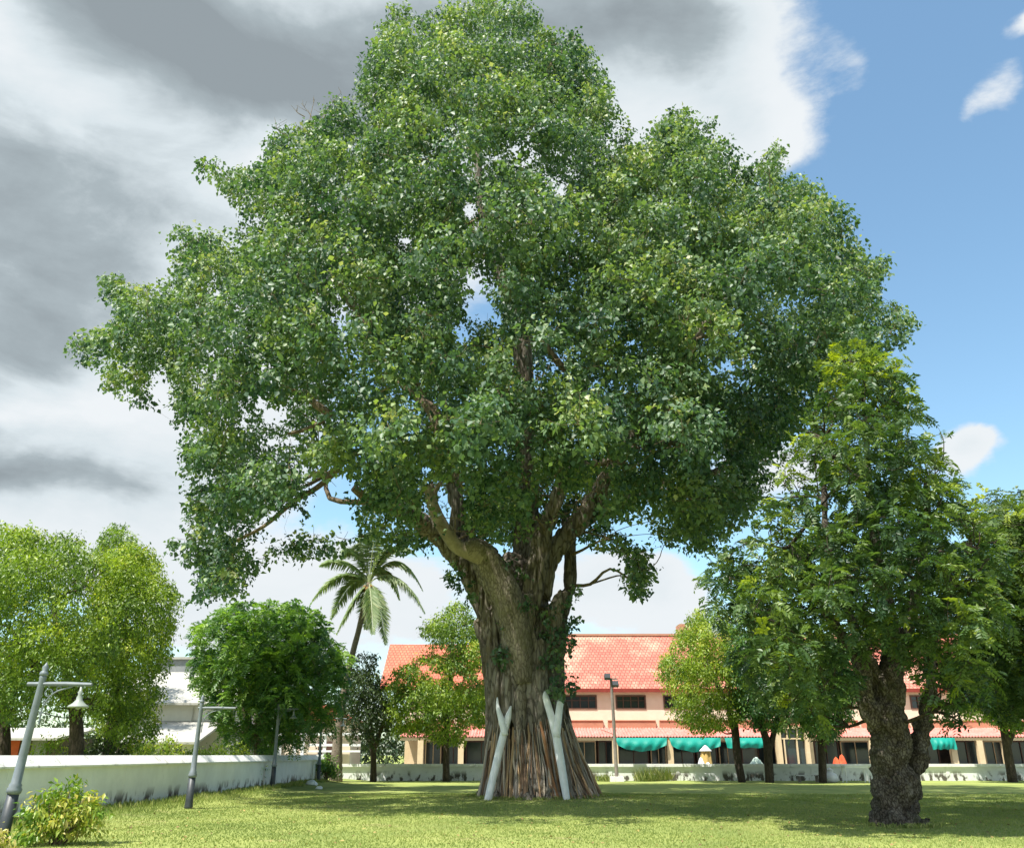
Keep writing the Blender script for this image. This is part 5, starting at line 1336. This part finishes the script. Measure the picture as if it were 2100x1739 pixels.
    mb = MB(); mb.box(xa_, xb_, YF + 8, YF + 10, zz, P(1400, 1279, YF + 8)[2]); B(mb, 'roof_box', M_terra)
    return Yc_, zb2


Ycol, zAwn = main_building()


def tarp(a, b, drop, label, sag=0.25, seed=0):
    rg = np.random.default_rng(seed)
    ya = Ycol - 0.12; n, m_ = 40, 14
    x0, x1 = P(a, 1515, ya)[0], P(b, 1515, ya)[0]; v = []
    for j in range(m_ + 1):
        t = j / m_
        for i in range(n + 1):
            s = i / n
            dr = drop * (0.55 + 0.45 * math.sin(math.pi * min(max(s * 1.0, 0), 1)) ** 0.8) if sag else drop
            z = zAwn - 0.12 - t * dr + 0.03 * math.sin(s * 21 + seed) * t
            y = ya - 0.75 * math.sin(t * math.pi) * 0.35 * math.sin(math.pi * s) - 0.06 * math.sin(s * 30 + t * 4) * t - t * 0.25
            v.append((x0 + (x1 - x0) * (s + 0.06 * (0.5 - s) * t), y, z))
    v = np.array(v); q = (n + 1) * (m_ + 1)
    v2 = v + np.array((0, 0.012, 0))
    f = [(j * (n + 1) + i, j * (n + 1) + i + 1, (j + 1) * (n + 1) + i + 1, (j + 1) * (n + 1) + i) for j in range(m_) for i in range(n)]
    f += [tuple(q + k_ for k_ in g[::-1]) for g in f]
    mb = MB(); mb.add(np.vstack((v, v2)), f)
    o = mb.build('green_tarp', M_tarp, None, ((x0 + x1) / 2, ya, zAwn - 0.12), smooth=True)
    tag(o, label, 'tarpaulin', 'green tarpaulins hung under the awning')


tarp(1262, 1368, 1.0, 'sagging green tarpaulin just right of the floodlight pole', True, 1)
tarp(1372, 1478, 1.05, 'sagging green tarpaulin above the yellow draped bundle', True, 2)
tarp(1486, 1582, 0.75, 'green tarpaulin stretched behind the forked wall tree', False, 3)
tarp(1906, 1958, 0.85, 'green tarpaulin at the far right beyond the burled trunk', False, 4)
tarp(1790, 1845, 0.8, 'green tarpaulin partly hidden behind the burled trunk', False, 5)


# things between the wall and the building
def draped(px, Y, w, h, label):
    x = P(px, 1540, Y)[0]; rg = np.random.default_rng(3)
    n = 28; prof = [(0.06, 1.0), (0.32, 0.95), (0.5, 0.85), (0.62, 0.6), (0.72, 0.3), (0.8, 0.0)]
    v = []
    for (r, z) in prof:
        for i in range(n):
            a = i / n * 2 * np.pi; rr = r * w / 2 * (1 + 0.13 * math.sin(a * 7 + z) + 0.06 * math.sin(a * 13))
            v.append((x + rr * math.cos(a), Y + rr * math.sin(a), z * h))
    f = [(i * n + j, i * n + (j + 1) % n, (i + 1) * n + (j + 1) % n, (i + 1) * n + j) for i in range(len(prof) - 1) for j in range(n)] + [tuple(range(n))]
    root = empty('draped_bundle', (x, Y, 0), label, 'cloth bundle')
    mb = MB(); mb.add(v, f); mb.build('cloth', rough_mat('ochre_cloth', [(0.3, (0.42, 0.27, 0.08)), (0.7, (0.60, 0.42, 0.16))], scale=3, stretch=(1, 1, 0.2), bump=0.3), root, (x, Y, 0), smooth=True)
    mb = MB(); mb.lathe((x, Y, h * 0.86), (0, 0, 1), [(w * 0.36, 0), (w * 0.36, 0.05), (w * 0.22, 0.2), (w * 0.12, 0.34), (0.03, 0.42)], 14); mb.build('white_top', M_whitep, root, (x, Y, 0), smooth=True)


draped(1447, 68.0, 1.25, 2.15, 'ochre cloth bundle with a pale top behind the back wall')


def heap(a, b, Y, h, label, mat, seed, cat='sheet', name='covered_heap'):
    x0, x1 = P(a, 1540, Y)[0], P(b, 1540, Y)[0]; rg = np.random.default_rng(seed)
    n, m_ = 36, 10; v = []
    for j in range(m_ + 1):
        for i in range(n + 1):
            s, t = i / n, j / m_
            z = h * (math.sin(math.pi * s) ** 0.35) * (math.sin(math.pi * t) ** 0.4) * (0.85 + 0.15 * math.sin(s * 14 + seed) + 0.05 * rg.random())
            v.append((x0 + (x1 - x0) * s, Y + 1.6 * t, z))
    f = [(j * (n + 1) + i, j * (n + 1) + i + 1, (j + 1) * (n + 1) + i + 1, (j + 1) * (n + 1) + i) for j in range(m_) for i in range(n)]
    mb = MB(); mb.add(v, f); o = mb.build(name, mat, None, ((x0 + x1) / 2, Y, 0), smooth=True); tag(o, label, cat)


heap(1519, 1593, 64.0, 1.42, 'pale green sheet over a heap behind the back wall by two trunks', rough_mat('pale_green_sheet', [(0.3, (0.35, 0.48, 0.40)), (0.7, (0.55, 0.64, 0.56))], scale=2, bump=0.3), 1)
heap(1425, 1462, 65.0, 1.42, 'low white cover behind the back wall left of the ochre bundle', M_whitep, 2)
heap(1712, 1745, 66.0, 1.65, 'orange-red covered pile behind the back wall near the white table', rough_mat('orange_red_cloth', [(0.3, (0.5, 0.05, 0.03)), (0.7, (0.65, 0.14, 0.04))], scale=2, bump=0.2), 5)


def table(px, Y, w, d, h, label, mat):
    x = P(px, 1590, Y)[0]
    root = empty('plastic_table', (x, Y, 0), label, 'table')
    o0 = (x, Y, 0)
    mb = MB(); mb.box(x - w / 2, x + w / 2, Y - d / 2, Y + d / 2, h - 0.05, h); mb.box(x - w / 2 + .04, x + w / 2 - .04, Y - d / 2 + .03, Y - d / 2 + .06, h - 0.16, h - 0.053); mb.build('tabletop', mat, root, o0)
    for sx_ in (-1, 1):
        for sy in (-1, 1):
            mb = MB(); lx, ly = x + sx_ * (w / 2 - 0.08), Y + sy * (d / 2 - 0.08); mb.tube([(lx + sx_ * 0.03, ly, -0.02), (lx, ly, h - 0.05)], [0.03, 0.04], 8, 1); mb.build('leg', mat, root, o0)


table(1754, 58.5, 1.5, 0.8, 1.0, 'white plastic table in front of the back wall left of the burled trunk', M_whitep)
x = P(1703, 1590, 59)[0]
st = empty('white_urn', (x, 59, 0), 'squat white jar on the lawn beside the white table', 'jar')
mb = MB(); mb.lathe((x, 59, 0), (0, 0, 1), [(0.25, 0), (0.42, 0.05), (0.45, 0.3), (0.35, 0.5), (0.2, 0.55), (0.2, 0.68)], 16); mb.build('body', M_whitep, st, (x, 59, 0), smooth=True)
mb = MB(); mb.lathe((x, 59, 0.682), (0, 0, 1), [(0.24, 0), (0.24, 0.05), (0.1, 0.12), (0.03, 0.2)], 12); mb.build('lid', M_whitep, st, (x, 59, 0), smooth=True)
# low bench
x = P(1662, 1592, 59.5)[0]
bn = empty('garden_bench', (x, 59.5, 0), 'low grey bench against the back wall between two wall trees', 'bench'); o0 = (x, 59.5, 0)
mb = MB(); mb.box(x - 0.9, x + 0.6, 59.3, 59.75, 0.36, 0.42); mb.build('seat', M_wall, bn, o0)
for dx in (-0.7, 0.4):
    mb = MB(); mb.box(x + dx - 0.05, x + dx + 0.05, 59.35, 59.7, -0.02, 0.36); mb.build('leg', M_steel, bn, o0)

# small rocks near the farthest lamp
for (px, Y, s, lab) in ((640, 50.5, 0.32, 'pale stone lying by the corner of the left wall'), (655, 47.5, 0.2, 'small grey stone on the grass near the farthest lamp')):
    x = P(px, 1600, Y)[0]; rg = np.random.default_rng(int(px)); mb = MB(); g = float(gz(x, Y))
    mb.lathe((x, Y, g - 0.03), (0.05, 0, 1), [(s * 0.8, 0), (s, s * 0.25), (s * 0.8, s * 0.6), (s * 0.3, s * 0.8)], 9)
    mb.v[0] += rg.normal(size=mb.v[0].shape) * s * 0.08
    o = mb.build('garden_stone', M_cap, None, (x, Y, g)); tag(o, lab, 'stone')


# ------------------------------------------------------------------ houses behind the left wall
M_paleroof = rough_mat('pale_sheet_roof', [(0.3, (0.33, 0.32, 0.29)), (0.7, (0.42, 0.41, 0.37))], scale=1.2, bump=0.1, stretch=(3, 1, 1))
M_greyroof = rough_mat('grey_roof', [(0.3, (0.16, 0.17, 0.18)), (0.7, (0.30, 0.31, 0.32))], scale=1.5, bump=0.1)
M_palewall = rough_mat('pale_wall', [(0.3, (0.58, 0.55, 0.50)), (0.7, (0.70, 0.67, 0.62))], scale=0.8, bump=0.05)


def white_house():
    Y = 66.0
    Z = lambda py, y=Y: P(360, py, y)[2]; X = lambda px, y=Y: P(px, 1500, y)[0]
    root = empty('white_house', (X(360), Y, 0), 'pale house with big light roofs between the left trees and the feathery tree', 'house'); o0 = tuple(root.location)
    xl, xr = X(215), X(470)
    mb = MB(); mb.box(xl, xr, Y, Y + 8, 0, Z(1444)); mb.build('wall', M_palewall, root, o0)
    mb = MB(); mb.prism([(Y - 0.8, Z(1442)), (Y + 4.5, P(360, 1378, Y + 4.5)[2]), (Y + 9, Z(1442)), (Y + 9, Z(1442) - 0.15), (Y + 4.5, P(360, 1378, Y + 4.5)[2] - 0.18), (Y - 0.8, Z(1442) - 0.15)], 'x', xl - 0.6, xr + 0.6); mb.build('roof', M_paleroof, root, o0)
    y2 = Y + 11
    mb = MB(); mb.box(X(300, y2), X(460, y2), y2, y2 + 3, 0, P(360, 1352, y2)[2]); mb.build('rear_block', M_greyroof, root, o0)
    mb = MB(); mb.box(X(298, y2), X(462, y2), y2 - 0.2, y2 + 3.2, P(360, 1352, y2)[2] + 0.002, P(360, 1347, y2)[2]); mb.build('rear_coping', M_paleroof, root, o0)
    # lean-to
    y3 = Y - 5
    mb = MB(); mb.prism([(y3 - 0.5, P(360, 1521, y3 - .5)[2]), (Y - 0.01, Z(1478)), (Y - 0.01, Z(1478) - 0.14), (y3 - 0.5, P(360, 1521, y3 - .5)[2] - 0.14)], 'x', X(250, y3), X(412, y3)); mb.build('lean_to_roof', M_paleroof, root, o0)
    mb = MB(); mb.box(X(255, y3), X(408, y3), y3, y3 + 0.15, 0, P(360, 1522, y3)[2] - 0.1); mb.build('lean_to_wall', M_palewall, root, o0)
    for a, b_ in ((265, 279), (338, 353), (362, 377), (300, 312)):
        mb = MB(); z0, z1 = P(360, 1543, y3)[2], P(360, 1529, y3)[2]; xa_, xb_ = X(a, y3), X(b_, y3)
        mb.box(xa_, xb_, y3 - 0.06, y3 - 0.003, z0, z0 + 0.06); mb.box(xa_, xb_, y3 - 0.06, y3 - 0.003, z1 - 0.06, z1); mb.box(xa_, xa_ + 0.06, y3 - 0.06, y3 - 0.003, z0 + 0.06, z1 - 0.06); mb.box(xb_ - 0.06, xb_, y3 - 0.06, y3 - 0.003, z0 + 0.06, z1 - 0.06)
        w = mb.build('window', M_frame, root, o0)
        mb = MB(); mb.box(xa_ + 0.06, xb_ - 0.06, y3 - 0.03, y3 - 0.004, z0 + 0.06, z1 - 0.06); mb.build('pane', M_glass, w, o0)
    mb = MB(); mb.tube([(X(392), Y - 0.15, 0), (X(392), Y - 0.15, Z(1450))], 0.05, 8, 1); mb.build('downpipe', M_paleroof, root, o0)


white_house()


def small_shop():
    Y = 55.0
    X = lambda px: P(px, 1500, Y)[0]; Z = lambda py: P(60, py, Y)[2]
    root = empty('low_shop', (X(60), Y, 0), 'low shop with red panel and pale tin roof behind the wall, left edge', 'shop'); o0 = tuple(root.location)
    mb = MB(); mb.box(X(-60), X(130), Y, Y + 5, 0, Z(1512)); mb.build('wall', rough_mat('brown_shop_wall', [(0.3, (0.07, 0.06, 0.05)), (0.7, (0.14, 0.11, 0.09))], scale=2, bump=0.1), root, o0)
    mb = MB(); mb.box(X(25), X(46), Y - 0.07, Y - 0.003, 0.3, Z(1516)); mb.build('red_panel', rough_mat('red_panel', [(0.3, (0.45, 0.07, 0.04)), (0.7, (0.55, 0.12, 0.06))], scale=2, bump=0.1), root, o0)
    mb = MB(); mb.prism([(Y - 1.5, Z(1514)), (Y + 4, Z(1488)), (Y + 4, Z(1490) - 0.1), (Y - 1.5, Z(1514) - 0.12)], 'x', X(-70), X(145)); mb.build('roof', M_paleroof, root, o0)
    mb = MB(); mb.box(X(72), X(102), Y - 0.08, Y - 0.003, 0, Z(1518)); mb.build('shutter', M_greyroof, root, o0)
    mb = MB(); mb.box(X(5), X(24), Y - 0.07, Y - 0.003, 0.8, Z(1520)); mb.build('shutter', M_tarp, root, o0)


small_shop()


def corner_house():
    Y = 72.0
    X = lambda px: P(px, 1500, Y)[0]; Z = lambda py: P(650, py, Y)[2]
    root = empty('pale_house', (X(650), Y, 0), 'small peach and white house seen behind the palm foot', 'house'); o0 = tuple(root.location)
    mb = MB(); mb.box(X(575), X(720), Y, Y + 5, 0, Z(1478)); mb.build('wall', M_peach, root, o0)
    mb = MB(); mb.prism([(X(565), Z(1478)), (X(648), Z(1440)), (X(730), Z(1478))], 'y', Y - 0.6, Y + 5.4); mb.build('roof', M_roof2, root, o0)
    for a in (582, 612, 628, 672, 700):
        mb = MB(); mb.box(X(a) - 0.12, X(a) + 0.12, Y - 0.9, Y - 0.66, 0, Z(1505)); mb.build('post', M_whitep, root, o0)
    mb = MB(); mb.box(X(575), X(745), Y - 1.0, Y - 0.55, Z(1508) , Z(1503)); mb.build('beam', M_whitep, root, o0)
    mb = MB(); mb.box(X(640), X(745), Y - 0.95, Y - 0.85, Z(1530), Z(1525)); mb.box(X(640), X(745), Y - 0.95, Y - 0.85, Z(1542), Z(1538)); mb.build('railing', M_whitep, root, o0)
    mb = MB(); mb.box(X(655), X(690), Y - 0.1, Y - 0.003, 0.2, Z(1520)); mb.build('door', M_frame, root, o0)


corner_house()
# ground beyond the walls and the far trees behind the houses
mb = MB(); mb.add([(-60, 63.2, 0.02), (90, 63.2, 0.02), (90, 110, 0.02), (-60, 110, 0.02)], [(0, 1, 2, 3)])
tag(mb.build('paved_yard', rough_mat('yard_concrete', [(0.3, (0.20, 0.19, 0.175)), (0.7, (0.30, 0.29, 0.27))], scale=0.8, bump=0.1), None, (0, 0, 0)), 'grey paved yard between the back wall and the buildings', 'yard', kind='structure')
rg = np.random.default_rng(99); bs = []
for i in range(150):
    x = -95 + 190 * rg.random(); bs.append((np.array((x, 104 + 8 * rg.random(), 0.8 + 4.6 * rg.random() * (0.8 + 0.2 * math.sin(x * 0.3)))), 1.8 + 1.0 * rg.random(), 0, 0, 0))
V, t = crown_leaves(bs, None, 1.3, 0.5, 0.6, 98, tint0=0.4, tvar=0.2, cl_size=0.9)
V = V[V[:, :, 2].min(1) > 0]; t = t[:len(V)]
tag(quads_mesh('far_treeline', V, t, M_darkl, None, (0, 104, 0)), 'low line of distant trees behind the houses', 'trees', kind='stuff')
print('scene built')
